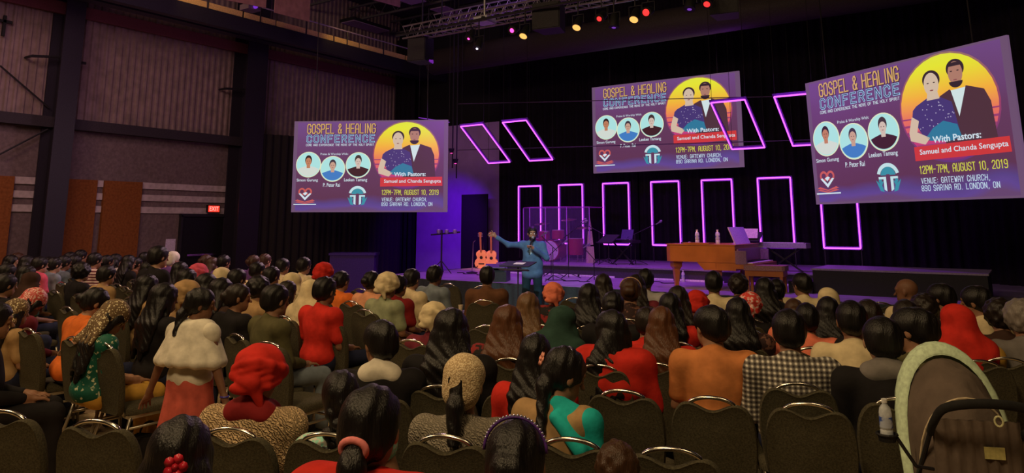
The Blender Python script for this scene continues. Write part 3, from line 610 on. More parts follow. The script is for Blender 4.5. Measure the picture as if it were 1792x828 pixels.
obj('cheek', MB().box((.65, -.47, .60), (.2, .06, .24)), PP, pn); obj('cheek', MB().box((.65, .92, .60), (.2, .06, .24)), PP, pn)
KW = mat('ivory_keys', (.8, .75, .8), .3)
obj('fallboard', MB().box((.58, .22, .64), (.03, 1.34, .22)), PP, pn)
for i in range(36): obj('white_key', MB().box((.74, -.42 + i * .0365, .50), (.2, .034, .02)), KW, pn)
kb = MB()
for i in range(35):
    if i % 7 not in (2, 6): kb.box((.70, -.40 + i * .0365, .52), (.12, .018, .02))
o = obj('black_keys', kb, BLACK, pn); o['kind'] = 'stuff'
obj('music_desk', MB().box((.42, .2, .98), (.02, .9, .34), (0, R(-22), 0)), mat('desk_purple_lit', (.55, .45, .7), .35), pn)  # purple light on the music desk put into its colour
obj('lyre', MB().box((.45, .2, .25), (.03, .2, .45)), PWD, pn); obj('pedal', MB().box((.5, .2, .03), (.14, .16, .02)), CHROME, pn)
spot('desk_spot', (-3.4, 12.2, 5.4), (-4.5, 14.3, 1.4), 140, (.42, .06, 1), 13, .6)
def bottle(loc, label, k=1., cat='bottle'):
    t = thing('water_bottle', label, cat, loc); t.scale = (k,) * 3
    obj('bottle_body', MB().lathe([(.031, 0), (.033, .01), (.033, .05), (.030, .055), (.033, .06), (.033, .14), (.028, .165), (.013, .185), (.013, .195)], n=16), mat('clear_plastic', (.75, .8, .85), .12, spec=.7, alpha=.7), t, smooth=40)
    obj('cap', MB().lathe([(.015, .192), (.015, .212)], n=12), mat('white_cap', (.8, .8, .8), .5), t)
    obj('wrapper', MB().lathe([(.0336, .065), (.0336, .12)], n=16), mat('bottle_wrap', (.45, .5, .62), .5, pattern='two', p=((.05, .1, .4), 18, .5)), t, smooth=40)
zt = SZ + .826
bottle((-5.30, 14.0, zt), 'clear water bottle on the piano lid, left of the music desk', 1.25); bottle((-4.93, 14.1, zt), 'clear water bottle on the piano lid, next to the music desk', 1.25)
t = thing('microphone', 'small microphone lying on the piano lid', 'microphone', (-5.6, 13.9, zt + .015)); obj('handle', MB().tube([(0, 0, 0), (.15, .03, 0)], .012, 8), DARK, t); obj('mic_head', MB().lathe([(.02, 0), (.027, .02), (.015, .05)], (.15, .03, 0), 10, Matrix.Rotation(R(90), 3, 'Y')), CHROME, t)
t = thing('electric_keyboard', 'grey electric keyboard on a black stand behind the piano', 'keyboard', (-4.15, 15.75, RZ), R(-4))
obj('keyboard_body', MB().box((0, 0, .52), (1.0, .3, .10)), mat('key_grey', (.35, .33, .36), .5), t); obj('keys', MB().box((0, -.08, .575), (.9, .13, .012)), KW, t)
obj('leg', MB().bar((-.35, 0, 0), (.35, 0, .47), .03), DARK, t); obj('leg', MB().bar((.35, .04, 0), (-.35, .04, .47), .03), DARK, t)
ps = music_stand((-4.72, 15.55, RZ), R(-5), .64, 'music stand holding a sheet behind the piano keys', .4)
tag(obj('paper_sheet', MB().box((0, 0, 0), (.30, .005, .2), (R(-18), 0, 0)), mat('paper', (.85, .75, .65), .8), loc=(-4.70, 15.42, RZ + .76), rot=(0, 0, R(-5))), 'white sheet of paper propped above the piano', 'paper')
t = thing('piano_bench', 'padded wooden piano bench on the stage', 'bench', (-3.95, 13.75, SZ), R(3))
obj('cushion', MB().prism([(-.36, -.16), (-.32, -.2), (.32, -.2), (.36, -.16), (.36, .16), (.32, .2), (-.32, .2), (-.36, .16)], .38, .47, 'z'), mat('bench_pad', (.30, .17, .13), .6), t)
obj('apron', MB().box((0, 0, .33), (.66, .36, .1)), PWD, t)
for x in (-.29, .29):
    for y in (-.14, .14): obj('leg', MB().box((x, y, .15), (.05, .05, .3)), PWD, t)
bottle(at2(1196, 493), 'water bottle standing on the purple stage floor under the piano', 1.1); bottle(at2(1311, 497), 'water bottle standing on the purple stage floor before the bench', 1.1)
# cables on the stage
random.seed(5)
for k, (xa, ya, xb, yb, lab) in enumerate(((800, 478, 870, 484, 'loose cable on the floor left of the guitars'), (950, 490, 1030, 494, 'loose cable on the floor before the riser'), (1090, 490, 1180, 497, 'loose cable near the piano front leg'), (1320, 492, 1420, 500, 'loose cable on the floor right of the bench'))):
    a, b = Vector(at2(xa, ya)), Vector(at2(xb, yb)); pts = [a.lerp(b, i / 14) + Vector((0, sin(i * 1.3 + k) * .12, .012)) for i in range(15)]
    tag(obj('floor_cable', MB().tube(pts, .009, 5), BLACK), lab, 'cable')

# ------------------------------------------------------------------ lighting truss, lamps, projectors
TR = mat('truss_metal', (.42, .38, .45), .35, .7)
def truss(a, b, s_=.3, label=''):
    a, b = Vector(a), Vector(b); t = thing('lighting_truss', label, 'truss', a); L_ = (b - a).length; d = (b - a) / L_
    u = Vector((0, 0, 1)); n = d.cross(u).normalized()
    cor = [n * s_ / 2, -n * s_ / 2, n * s_ / 2 - u * s_, -n * s_ / 2 - u * s_]
    for c_ in cor: obj('chord', MB().tube([c_, c_ + d * L_], .022, 6), TR, t)
    k = int(L_ / s_)
    lm = MB()
    for i in range(k):
        for c0, c1 in ((0, 2), (1, 3), (2, 3)):
            lm.tube([cor[c0] + d * L_ * i / k, cor[c1] + d * L_ * (i + .5) / k, cor[c0] + d * L_ * (i + 1) / k], .009, 5)
    o = obj('lacing', lm, TR, t); o['kind'] = 'stuff'
truss((-12.1, 13.0, 6.55), (1.5, 13.0, 6.55), .3, 'silver lighting truss crossing above the stage front')
truss((-12.5, 14.6, 7.3), (1.5, 14.6, 7.3), .3, 'second truss higher up behind the front one')
tag(obj('light_pipe', MB().tube([(-11.5, 12, 6.05), (4, 12, 6.05)], .03, 8), DARK), 'dark pipe carrying the stage lamps', 'pipe')
for x, l_ in ((-11, 'dark hoist rod at the left end of the front truss'), (-6, 'dark hoist rod at the middle of the front truss'), (-1, 'dark hoist rod at the right end of the front truss')): tag(obj('hoist_rod', MB().tube([(x, 13, 6.5), (x, 13, 9.2)], .02, 6), DARK), l_, 'rod', 'hoist rods')
def lamp(px, py, col, st, tilt, label, big=1.):
    p = at(px, py, Y=12.0); t = thing('stage_lamp', label, 'stage lamp', p); M = Matrix.Rotation(R(-tilt), 3, 'X') @ Matrix.Rotation(pi, 3, 'X')
    obj('housing', MB().lathe([(.05, -.16), (.075, -.12), (.085, .0), (.10, .12), (.0995, .121)], (0, 0, .08), 14, M), BLACK, t, smooth=40)
    obj('lens', MB().lathe([(.08 * big, .125), (.02, .135)], (0, 0, .08), 14, M), emis('lens_' + col, {'red': (1, .02, .02), 'magenta': (1, .05, .35), 'amber': (1, .5, .12), 'white': (.9, .8, 1), 'violet': (.4, .1, 1)}[col], st), t)
    obj('yoke', MB().tube([(-.12, 0, .08), (-.12, 0, .25), (.12, 0, .25), (.12, 0, .08)], .01, 6).tube([(0, 0, .25), (0, 0, max(.3, 6.05 - p.z))], .014, 6), DARK, t)
for a in ((824, 68, 'magenta', 3, 40, 'stage lamp with a tiny pink glow, leftmost on the pipe', .35), (838, 84, 'white', 4, 30, 'stage lamp with a tiny white spot hanging low', .3), (901, 57, 'magenta', 3, 60, 'stage lamp with magenta lens beside an amber one', .6),
          (919, 63, 'amber', 1.3, 35, 'amber stage lamp nearest the projector', 1), (1012, 48, 'amber', 1.0, 35, 'amber stage lamp beside the black loudspeaker', 1), (1053, 36, 'red', 2.5, 55, 'red stage lamp between two amber lamps', .6),
          (1112, 34, 'amber', 1.3, 35, 'amber stage lamp left of the flat red one', 1), (1135, 27, 'red', 2.5, 65, 'flat red stage lamp right of an amber lamp', .8), (1240, 9, 'red', 3, 45, 'red stage lamp at the top edge, rightmost', .7), (1208, 14, 'violet', .4, 20, 'unlit stage lamp next to the rightmost red one', .5),
          (1075, 45, 'violet', .3, 10, 'large dark stage lamp under the red lamp', .5)):
    lamp(*a)
p = at(848, 36, Y=12.2); t = thing('projector', 'pale projector hanging on a pole under the truss', 'projector', p)
obj('body', MB().box((0, 0, 0), (.36, .32, .13)), mat('projector_shell', (.5, .5, .6), .4), t); obj('projector_lens', MB().lathe([(.04, 0), (.04, .05)], (.1, -.16, 0), 12, mx), BLACK, t); obj('pole', MB().tube([(0, 0, .06), (0, 0, 2.6)], .025, 8), mat('pole_metal', (.6, .6, .65), .3, .7), t)
p = at(438, 14, X=-15.2); t = thing('projector', 'small projector with purple glint above the catwalk', 'projector', p)
obj('body', MB().box((0, 0, 0), (.35, .35, .14)), mat('projector_shell2', (.2, .15, .2), .4), t); obj('projector_lens', MB().lathe([(.05, 0), (.05, .05)], (.18, 0, 0), 12, Matrix.Rotation(R(90), 3, 'Y')), emis('glint', (.3, .05, .9), .6), t); obj('pole', MB().tube([(0, 0, .06), (0, 0, 1.8)], .02, 8), DARK, t)
def hang_speaker(px, py, Y, d, label):
    p = at(px, py, Y=Y); t = thing('loudspeaker', label, 'speaker', p, R(10))
    obj('cabinet', MB().prism([(-d[0] / 2, -d[1] / 2), (d[0] / 2, -d[1] / 2), (d[0] * .38, d[1] / 2), (-d[0] * .38, d[1] / 2)], -d[2] / 2, d[2] / 2, 'z'), mat('speaker_paint', (.02, .018, .022), .6), t)
    obj('grille', MB().box((0, -d[1] / 2 - .01, 0), (d[0] * .94, .02, d[2] * .94)), mat('speaker_grille', (.03, .028, .035), .7), t); obj('hanging_strap', MB().tube([(0, 0, d[2] / 2), (0, 0, 3.2)], .02, 6), DARK, t)
hang_speaker(963, 32, 12.4, (.6, .5, .55), 'black hanging loudspeaker between the amber lamps'); hang_speaker(738, 88, 13.2, (.5, .5, .62), 'black hanging loudspeaker under the truss end')
hang_speaker(1270, 15, 12.6, (.5, .45, .3), 'black loudspeaker at the top beside the red lamp')
for px, py, lab in ((790, 268, 'small side lamp with pink glow left of the light frames'), (797, 286, 'small side lamp with pink glow, lower of two')):
    p = at(px, py, Y=15.5); t = thing('side_lamp', lab, 'stage lamp', p); obj('housing', MB().lathe([(.05, 0), (.08, .12)], n=12), BLACK, t); obj('lens', MB().lathe([(.03, -.01), (.03, 0)], n=12), emis('lens_magenta', (1, .05, .35), 3), t); obj('pole', MB().tube([(0, .05, -.4), (0, .05, 9.2 - p.z)], .02, 6), DARK, t)

# ------------------------------------------------------------------ distance-field modelling of bodies, hair and clothes
class Field:
    def __init__(s, lo, hi, h):
        s.h = h; s.lo = np.array(lo, np.float32); s.n = (np.ceil((np.array(hi) - s.lo) / h).astype(int) + 1)
        s.D = np.full(tuple(s.n), .5, np.float32)
        s.ax = [s.lo[i] + h * np.arange(s.n[i], dtype=np.float32) for i in range(3)]
    def _sl(s, lo, hi, m):
        a = np.clip(np.floor((np.array(lo) - m - s.lo) / s.h).astype(int), 0, s.n); b = np.clip(np.ceil((np.array(hi) + m - s.lo) / s.h).astype(int) + 1, 0, s.n)
        return tuple(slice(i, j) for i, j in zip(a, b))
    def _g(s, sl): return s.ax[0][sl[0]][:, None, None], s.ax[1][sl[1]][None, :, None], s.ax[2][sl[2]][None, None, :]
    def _mix(s, sl, d, k, op):
        D = s.D[sl]
        if op == 'u':
            h = np.clip(.5 + .5 * (D - d) / k, 0, 1); s.D[sl] = D * (1 - h) + d * h - k * h * (1 - h)
        else:
            d = -d; h = np.clip(.5 - .5 * (D - d) / k, 0, 1); s.D[sl] = D * (1 - h) + d * h + k * h * (1 - h)
    def cap(s, a, b, ra, rb=None, k=.02, op='u'):
        rb = ra if rb is None else rb; a = np.array(a, np.float32); b = np.array(b, np.float32); r = max(ra, rb)
        sl = s._sl(np.minimum(a, b) - r, np.maximum(a, b) + r, .05 + k); X, Y, Z = s._g(sl)
        if 0 in s.D[sl].shape: return s
        ba = b - a; L2 = float(ba @ ba) + 1e-9
        t = np.clip(((X - a[0]) * ba[0] + (Y - a[1]) * ba[1] + (Z - a[2]) * ba[2]) / L2, 0, 1)
        d = np.sqrt((X - a[0] - t * ba[0]) ** 2 + (Y - a[1] - t * ba[1]) ** 2 + (Z - a[2] - t * ba[2]) ** 2) - (ra + t * (rb - ra))
        s._mix(sl, d, k, op); return s
    def ell(s, c, r, M=None, k=.02, op='u'):
        c = np.array(c, np.float32); rm = max(r); sl = s._sl(c - rm, c + rm, .05 + k); X, Y, Z = s._g(sl)
        if 0 in s.D[sl].shape: return s
        X, Y, Z = X - c[0], Y - c[1], Z - c[2]
        if M is not None: X, Y, Z = (M[0][i] * X + M[1][i] * Y + M[2][i] * Z for i in range(3))
        p0 = np.sqrt((X / r[0]) ** 2 + (Y / r[1]) ** 2 + (Z / r[2]) ** 2) + 1e-6
        p1 = np.sqrt((X / r[0] ** 2) ** 2 + (Y / r[1] ** 2) ** 2 + (Z / r[2] ** 2) ** 2) + 1e-6
        s._mix(sl, (p0 * (p0 - 1) / p1).astype(np.float32), k, op); return s
    def fold(s, amp, f=(18, 14, 26), seed=0):
        X, Y, Z = s.ax[0][:, None, None], s.ax[1][None, :, None], s.ax[2][None, None, :]
        s.D += (amp * (np.sin(f[0] * X + 9 * Z + seed + 2.2 * np.sin(11 * Y + 5 * Z)) * np.sin(f[1] * Y + 3 * X + seed * 2 + 1.5 * np.sin(13 * X)) + .6 * np.sin(f[2] * Z + 7 * X + 5 * Y + seed))).astype(np.float32); return s
    def cutz(s, z, keep='above', k=.01):
        Z = s.ax[2][None, None, :]; s.D = np.maximum(s.D, (z - Z) if keep == 'above' else (Z - z)); return s
    def mesh(s, name):
        D = s.D; I = D < 0
        D[0] = D[-1] = .5; D[:, 0] = D[:, -1] = .5; D[:, :, 0] = D[:, :, -1] = .5; I = D < 0
        n = D.shape
        cnt = np.zeros((n[0] - 1, n[1] - 1, n[2] - 1), np.int8)
        sub = lambda A, i, j, k: A[i:n[0] - 1 + i, j:n[1] - 1 + j, k:n[2] - 1 + k]
        for i in (0, 1):
            for j in (0, 1):
                for k in (0, 1): cnt += sub(I, i, j, k)
        act = (cnt > 0) & (cnt < 8); idx = np.full(act.shape, -1, np.int32); A = np.argwhere(act); idx[act] = np.arange(len(A))
        P_ = np.zeros((len(A), 3)); W = np.zeros(len(A)); ai, aj, ak = A.T
        cr_ = [(i, j, k) for i in (0, 1) for j in (0, 1) for k in (0, 1)]
        for c0 in cr_:
            for ax in range(3):
                if c0[ax]: continue
                c1 = list(c0); c1[ax] = 1
                d0 = D[ai + c0[0], aj + c0[1], ak + c0[2]]; d1 = D[ai + c1[0], aj + c1[1], ak + c1[2]]
                m = (d0 < 0) != (d1 < 0); t = np.where(m, d0 / np.where(m, d0 - d1, 1), 0)
                q = np.array(c0, float)[None, :].repeat(len(A), 0); q[:, ax] += t
                P_ += q * m[:, None]; W += m
        V = (A + P_ / W[:, None]) * s.h + s.lo
        F = []
        for ax in range(3):
            o1, o2 = [(1, 2), (2, 0), (0, 1)][ax]
            sl0 = [slice(1, n[i] - 1) for i in range(3)]; sl1 = list(sl0); sl0[ax] = slice(0, n[ax] - 1); sl1[ax] = slice(1, n[ax])
            a_, b_ = I[tuple(sl0)], I[tuple(sl1)]; E_ = np.argwhere(a_ != b_); off = np.ones(3, int); off[ax] = 0; E_ = E_ + off
            fl = I[tuple(E_.T)]
            def g(d1, d2):
                q = E_.copy(); q[:, o1] -= d1; q[:, o2] -= d2; return idx[tuple(q.T)]
            Q = np.stack([g(1, 1), g(0, 1), g(0, 0), g(1, 0)], 1); Q[~fl] = Q[~fl][:, ::-1]; F.append(Q)
        F = np.concatenate(F); me = bpy.data.meshes.new(name)
        me.vertices.add(len(V)); me.vertices.foreach_set('co', V.astype(np.float32).ravel())
        me.loops.add(len(F) * 4); me.loops.foreach_set('vertex_index', F.ravel().astype(np.int32))
        me.polygons.add(len(F)); me.polygons.foreach_set('loop_start', (np.arange(len(F)) * 4).astype(np.int32)); me.polygons.foreach_set('loop_total', np.full(len(F), 4, np.int32))
        me.update(calc_edges=True); me.polygons.foreach_set('use_smooth', [True] * len(F)); return me

# a pose: joints of a figure; x right, y forward, z up, origin on the floor below the hips
def rx(a): return np.array(Matrix.Rotation(a, 3, 'X'))
def rzm(a): return np.array(Matrix.Rotation(a, 3, 'Z'))
def rym(a): return np.array(Matrix.Rotation(a, 3, 'Y'))
class Pose:
    def __init__(s, lean=4, side=0, hyaw=0, hpitch=6, htilt=0, arms='lap', stand=False, turn=0):
        s.stand = stand; v = np.array
        s.piv = v([0, 0, .92 if stand else .52]); s.dz = .40 if stand else 0.
        s.M = rzm(R(turn)) @ rym(R(side)) @ rx(R(-lean)); s.hM = rzm(R(hyaw)) @ rym(R(htilt)) @ rx(R(-hpitch))
        U = s.U; d = s.dz
        s.neck = U((0, -.03, .95)); s.head = U((0, -.012, 1.022)) + s.hM @ v([0, .018, .10])
        s.sh = {k: U((k * .175, -.03, .925)) for k in (-1, 1)}
        s.ch = U((0, -.02, .83))
        s.el, s.wr, s.hd = {}, {}, {}
        for k in (-1, 1):
            if arms == 'lap': e, w_ = U((k * .225, .03, .67)), v([k * .10, .27, .615 + d])
            elif arms == 'down': e, w_ = U((k * .24, -.02, .66)), U((k * .26, .05, .42))
            elif arms == 'speak':
                if k == 1: e, w_ = U((.40, .12, .93)), U((.60, .24, 1.07))      # stretched out to the side
                else: e, w_ = U((-.27, .03, .70)), U((-.06, .21, .88))
            elif arms == 'walk': e, w_ = U((k * .26, -.04 + .02 * k, .68)), U((k * .36, .02 * k - .02, .46))
            elif arms == 'reach':
                if k == 1: e, w_ = U((.33, -.20, .80)), U((.47, -.40, .66))
                else: e, w_ = U((-.225, .03, .67)), v([-.10, .27, .615 + d])
            elif arms == 'akimbo': e, w_ = U((k * .27, .10, .70)), U((k * .08, .30, .66))
            s.el[k], s.wr[k] = e, w_
            fd = w_ - e; fd = fd / np.linalg.norm(fd)
            if arms == 'lap' or (arms == 'reach' and k == -1): fd = v([-k * .35, .93, -.12])
            s.hd[k] = fd / np.linalg.norm(fd)
        s.hand_up = {1: arms == 'speak', -1: False}; s.grip = {1: False, -1: arms == 'speak'}
        if stand: s.hip = {k: v([k * .09, 0, .92]) for k in (-1, 1)}; s.kn = {k: v([k * .11, .03, .50]) for k in (-1, 1)}; s.an = {k: v([k * .12, -.01, .09]) for k in (-1, 1)}
        else: s.hip = {k: v([k * .09, .02, .535]) for k in (-1, 1)}; s.kn = {k: v([k * .12, .44, .505]) for k in (-1, 1)}; s.an = {k: v([k * .12, .45, .10]) for k in (-1, 1)}
    def U(s, p): p = np.array(p, float); p = p + [0, 0, s.dz]; return s.piv + s.M @ (p - s.piv)
    def H(s, p): return s.head + s.hM @ np.array(p, float)
def bounds(ps, top=1.42):
    return ((-.42, -.36, -.02), (.42, .72, top)) if not ps.stand else ((-.60, -.36, -.02), (.92, .60, 1.85))
def head_prims(f, ps, k=.018):
    H, M = ps.H, ps.hM
    f.ell(H((0, -.012, .035)), (.076, .095, .088), M, k); f.ell(H((0, .025, -.045)), (.058, .062, .062), M, .03)
    f.ell(H((0, .055, -.085)), (.03, .028, .022), M, .02)
    f.ell(H((0, .075, .035)), (.055, .02, .018), M, .02)
    for s_ in (-1, 1):
        f.ell(H((s_ * .031, .095, .008)), (.019, .016, .013), M, .012, 's'); f.ell(H((s_ * .031, .078, .007)), (.014, .013, .012), M, .004)
        f.ell(H((s_ * .078, -.005, -.005)), (.010, .019, .032), M, .008)
    f.cap(H((0, .085, .012)), H((0, .108, -.022)), .008, .013, .012); f.cap(H((-.02, .083, -.055)), H((.02, .083, -.055)), .007, .007, .008); f.cap(H((-.016, .082, -.064)), H((.016, .082, -.064)), .007, .007, .006)
def hand_prims(f, ps, k_):
    w_, d = ps.wr[k_], ps.hd[k_]
    n = np.array([0, 0, 1.]) if not ps.hand_up[k_] else np.array([.2, 1., .1]); u = np.cross(d, n); u /= np.linalg.norm(u); n = np.cross(u, d)
    pc = w_ + d * .055
    f.cap(w_, pc, .024, .026, .02)
    for i in range(4):
        o = u * (i - 1.5) * .021 ; L_ = (.062, .072, .066, .052)[i]
        a = pc + o + d * .022; sp = u * (i - 1.5) * .006
        if ps.grip[k_]: b = a + d * .03 - n * .02; c_ = b - d * .025 - n * .022
        else: b = a + d * L_ * .55 + sp; c_ = b + d * L_ * .5 - n * .012 + sp
        f.cap(pc + o * .7, a, .013, .011, .01); f.cap(a, b, .0105, .0095, .004); f.cap(b, c_, .0095, .008, .004)
    t = w_ + d * .02 - u * k_ * .02 * (1 if not ps.hand_up[k_] else -1); f.cap(t, t + d * .05 - u * k_ * .035 * (1 if not ps.hand_up[k_] else -1), .013, .009, .01)
def torso_prims(f, ps, g=0., k=.05, hips=True):
    U, M = ps.U, ps.M; d = ps.dz
    if hips: f.ell((0, 0, .58 + d), (.165 + g, .13 + g, .13), None, k)
    f.ell(U((0, 0, .70)), (.145 + g, .112 + g, .14), M, k); f.ell(U((0, -.02, .83)), (.160 + g, .108 + g, .16), M, k)
    f.cap(ps.sh[-1] - [0, 0, .01], ps.sh[1] - [0, 0, .01], .058 + g, .058 + g, k); f.cap(U((0, -.03, .90)), U((0, -.03, .975)), .075 + g * .5, .05 + g * .4, .04)
def body_mesh(ps, h=.013):
    lo, hi = bounds(ps); f = Field(lo, hi, h); torso_prims(f, ps)
    f.cap(ps.neck, ps.H((0, -.02, -.03)), .054, .050, .03); head_prims(f, ps)
    for k_ in (-1, 1):
        f.cap(ps.sh[k_], ps.el[k_], .05, .038, .03); f.cap(ps.el[k_], ps.wr[k_], .037, .023, .01); hand_prims(f, ps, k_)
        f.cap(ps.hip[k_], ps.kn[k_], .082, .056, .03); f.cap(ps.kn[k_], ps.an[k_], .054, .036, .02); f.cap(ps.an[k_] - [0, .03, .04], ps.an[k_] + [k_ * .02, .15, -.055], .038, .028, .03)
    return f.mesh('person')
def top_mesh(ps, kind, h=.013, seed=0):
    lo, hi = bounds(ps); f = Field(lo, hi, h); g = .018
    torso_prims(f, ps, g)
    for k_ in (-1, 1):
        if kind in ('long', 'coat'): f.cap(ps.sh[k_], ps.el[k_], .062, .052, .03); f.cap(ps.el[k_], ps.wr[k_] - (ps.wr[k_] - ps.el[k_]) * .08, .050, .036, .02)
        elif kind == 'short': m = ps.sh[k_] + (ps.el[k_] - ps.sh[k_]) * .72; f.cap(ps.sh[k_], m, .063, .060, .03)
        else: m = ps.sh[k_] + (ps.el[k_] - ps.sh[k_]) * .2; f.cap(ps.sh[k_], m, .054, .054, .03)
    if kind != 'scoop': f.cap(ps.U((0, -.035, .96)), ps.U((0, -.03, .985)), .062, .060, .01)
    if kind == 'coat':
        for k_ in (-1, 1): f.cap((k_ * .06, -.01, .60 + ps.dz), (k_ * .07, .02, .44 + ps.dz), .112, .118, .05)
    if kind == 'dress' or kind == 'dress_s': pass
    f.fold(.0048, (21, 17, 30), seed)
    if not ps.stand: f.cutz(.50)
    return f.mesh('shirt')
def legs_mesh(ps, kind, h=.014):
    lo, hi = bounds(ps); f = Field(lo, (hi[0], hi[1], .78 + ps.dz * .9), h); d = ps.dz
    f.ell((0, 0, .57 + d), (.172, .137, .12), None, .04)
    if kind == 'trousers':
        for k_ in (-1, 1): f.cap(ps.hip[k_], ps.kn[k_], .095, .068, .04); f.cap(ps.kn[k_], ps.an[k_] + [0, 0, .02], .066, .052, .03)
    elif not ps.stand:
        for x in (-.10, 0, .10): f.cap((x, .05, .53), (x * 1.2, .44, .50), .10, .08, .08); f.cap((x * 1.2, .44, .48), (x * 1.4, .47, .13), .085, .08, .08)
    else:
        for i in range(10):
            a = i / 10 * 2 * pi; f.cap((.09 * cos(a), .06 * sin(a), .95), (.27 * cos(a), .22 * sin(a), .10), .075, .055, .05)
    f.fold(.004 if kind == 'trousers' else .007, (16, 12, 10) if kind == 'trousers' else (40, 30, 3), 1)
    if ps.stand and kind == 'skirt':
        X, Y = f.ax[0][:, None, None], f.ax[1][None, :, None]; Z = f.ax[2][None, None, :]
        f.D += (.009 * np.sin(np.arctan2(Y, X) * 13) * np.clip(1.1 - Z, 0, 1)).astype(np.float32)
    return f.mesh('trousers' if kind == 'trousers' else 'skirt')
def shoes_mesh(ps, h=.012):
    f = Field((-.2, -.12, -.01), (.2, .70, .16), h)
    for k_ in (-1, 1): f.cap(ps.an[k_] - [0, .035, .05], ps.an[k_] + [k_ * .02, .155, -.062], .044, .034, .02); f.cap(ps.an[k_], ps.an[k_] - [0, 0, .03], .045, .045, .02)
    f.cutz(0.004); return f.mesh('shoes')
def hair_mesh(ps, kind, h=.009, seed=0):
    c = ps.head; H, M = ps.H, ps.hM; U = ps.U
    low = {'long': .62, 'longer': .78, 'pony': .52, 'braid': .62, 'hang': .70}.get(kind, .22)
    f = Field((c[0] - .22, c[1] - .34, c[2] - low), (c[0] + .22, c[1] + .22, c[2] + .22), h)
    up = .012 if kind in ('bun', 'pony', 'braid') else .016
    f.ell(H((0, -.02, .036)), (.082 + up * .5, .102 + up, .092 + up * .6), M, .02); f.ell(H((0, -.055, -.02)), (.070 + up * .5, .060 + up, .065), M, .03)
    if kind == 'curly': f.ell(H((0, -.02, .03)), (.11, .125, .118), M, .02)
    f.ell(H((0, .118, -.035)), (.078, .085, .105), M, .012, 's')
    for s_ in (-1, 1):
        if kind in ('short', 'bun', 'pony', 'braid'): f.ell(H((s_ * .095, .02, -.035)), (.03, .04, .05), M, .01, 's')
    if kind in ('long', 'longer', 'hang'):
        b0 = H((0, -.08, -.02)); L_ = {'long': .34, 'longer': .50, 'hang': .42}[kind]; yb = min(c[1] - .15, -.14)
        for i in range(7):
            t = (i - 3) / 3; a = H((t * .075, -.06 - .03 * (1 - t * t), -.03)); m_ = np.array([c[0] + t * .10 + .008 * sin(i * 2.3), (a[1] + yb) / 2 - .015, c[2] - .18]); e = np.array([c[0] + t * .095 + .02 * sin(i * 3.1 + seed), ps.U((0, -.15, .70))[1] + .01 * cos(i * 2), c[2] - .10 - L_ * (.86 + .14 * cos(i * 1.7))])
            f.cap(a, m_, .034, .032, .03); f.cap(m_, e, .032, .018, .03)
        for s_ in (-1, 1): f.cap(H((s_ * .075, .01, .02)), H((s_ * .088, -.02, -.13)), .022, .024, .03)
    if kind == 'bun': f.ell(H((0, -.125, .01)), (.052, .045, .05), M, .012)
    if kind == 'topbun': f.ell(H((0, -.05, .14)), (.045, .045, .04), M, .01)
    if kind in ('pony', 'longpony'):
        a = H((0, -.115, -.01)); f.cap(H((0, -.09, .0)), a, .03, .026, .02); b = a + [0, -.035, -.07]; e = np.array([a[0] + .02, min(a[1] - .02, -.17), a[2] - .36]); f.cap(a, b, .026, .036, .01); f.cap(b, e, .038, .018, .03)
    if kind == 'braid':
        a = H((0, -.105, .03)); pts = [a + (np.array([-.055, -.045, -.46]) * i / 11) for i in range(12)]
        for i, q in enumerate(pts):
            f.ell(q + [(.016 if i % 2 else -.016), 0, 0], (.040 - i * .0012, .032, .034), rzm(0), .012)
    X, Y, Z = f.ax[0][:, None, None], f.ax[1][None, :, None], f.ax[2][None, None, :]
    if kind == 'curly': f.D += (.009 * np.sin(70 * X + seed) * np.sin(66 * Y) * np.sin(72 * Z + 1)).astype(np.float32)
    else: f.D += (.0028 * np.sin(95 * X + 14 * np.sin(7 * Z + seed) + 60 * Y)).astype(np.float32)
    return f.mesh('hair')
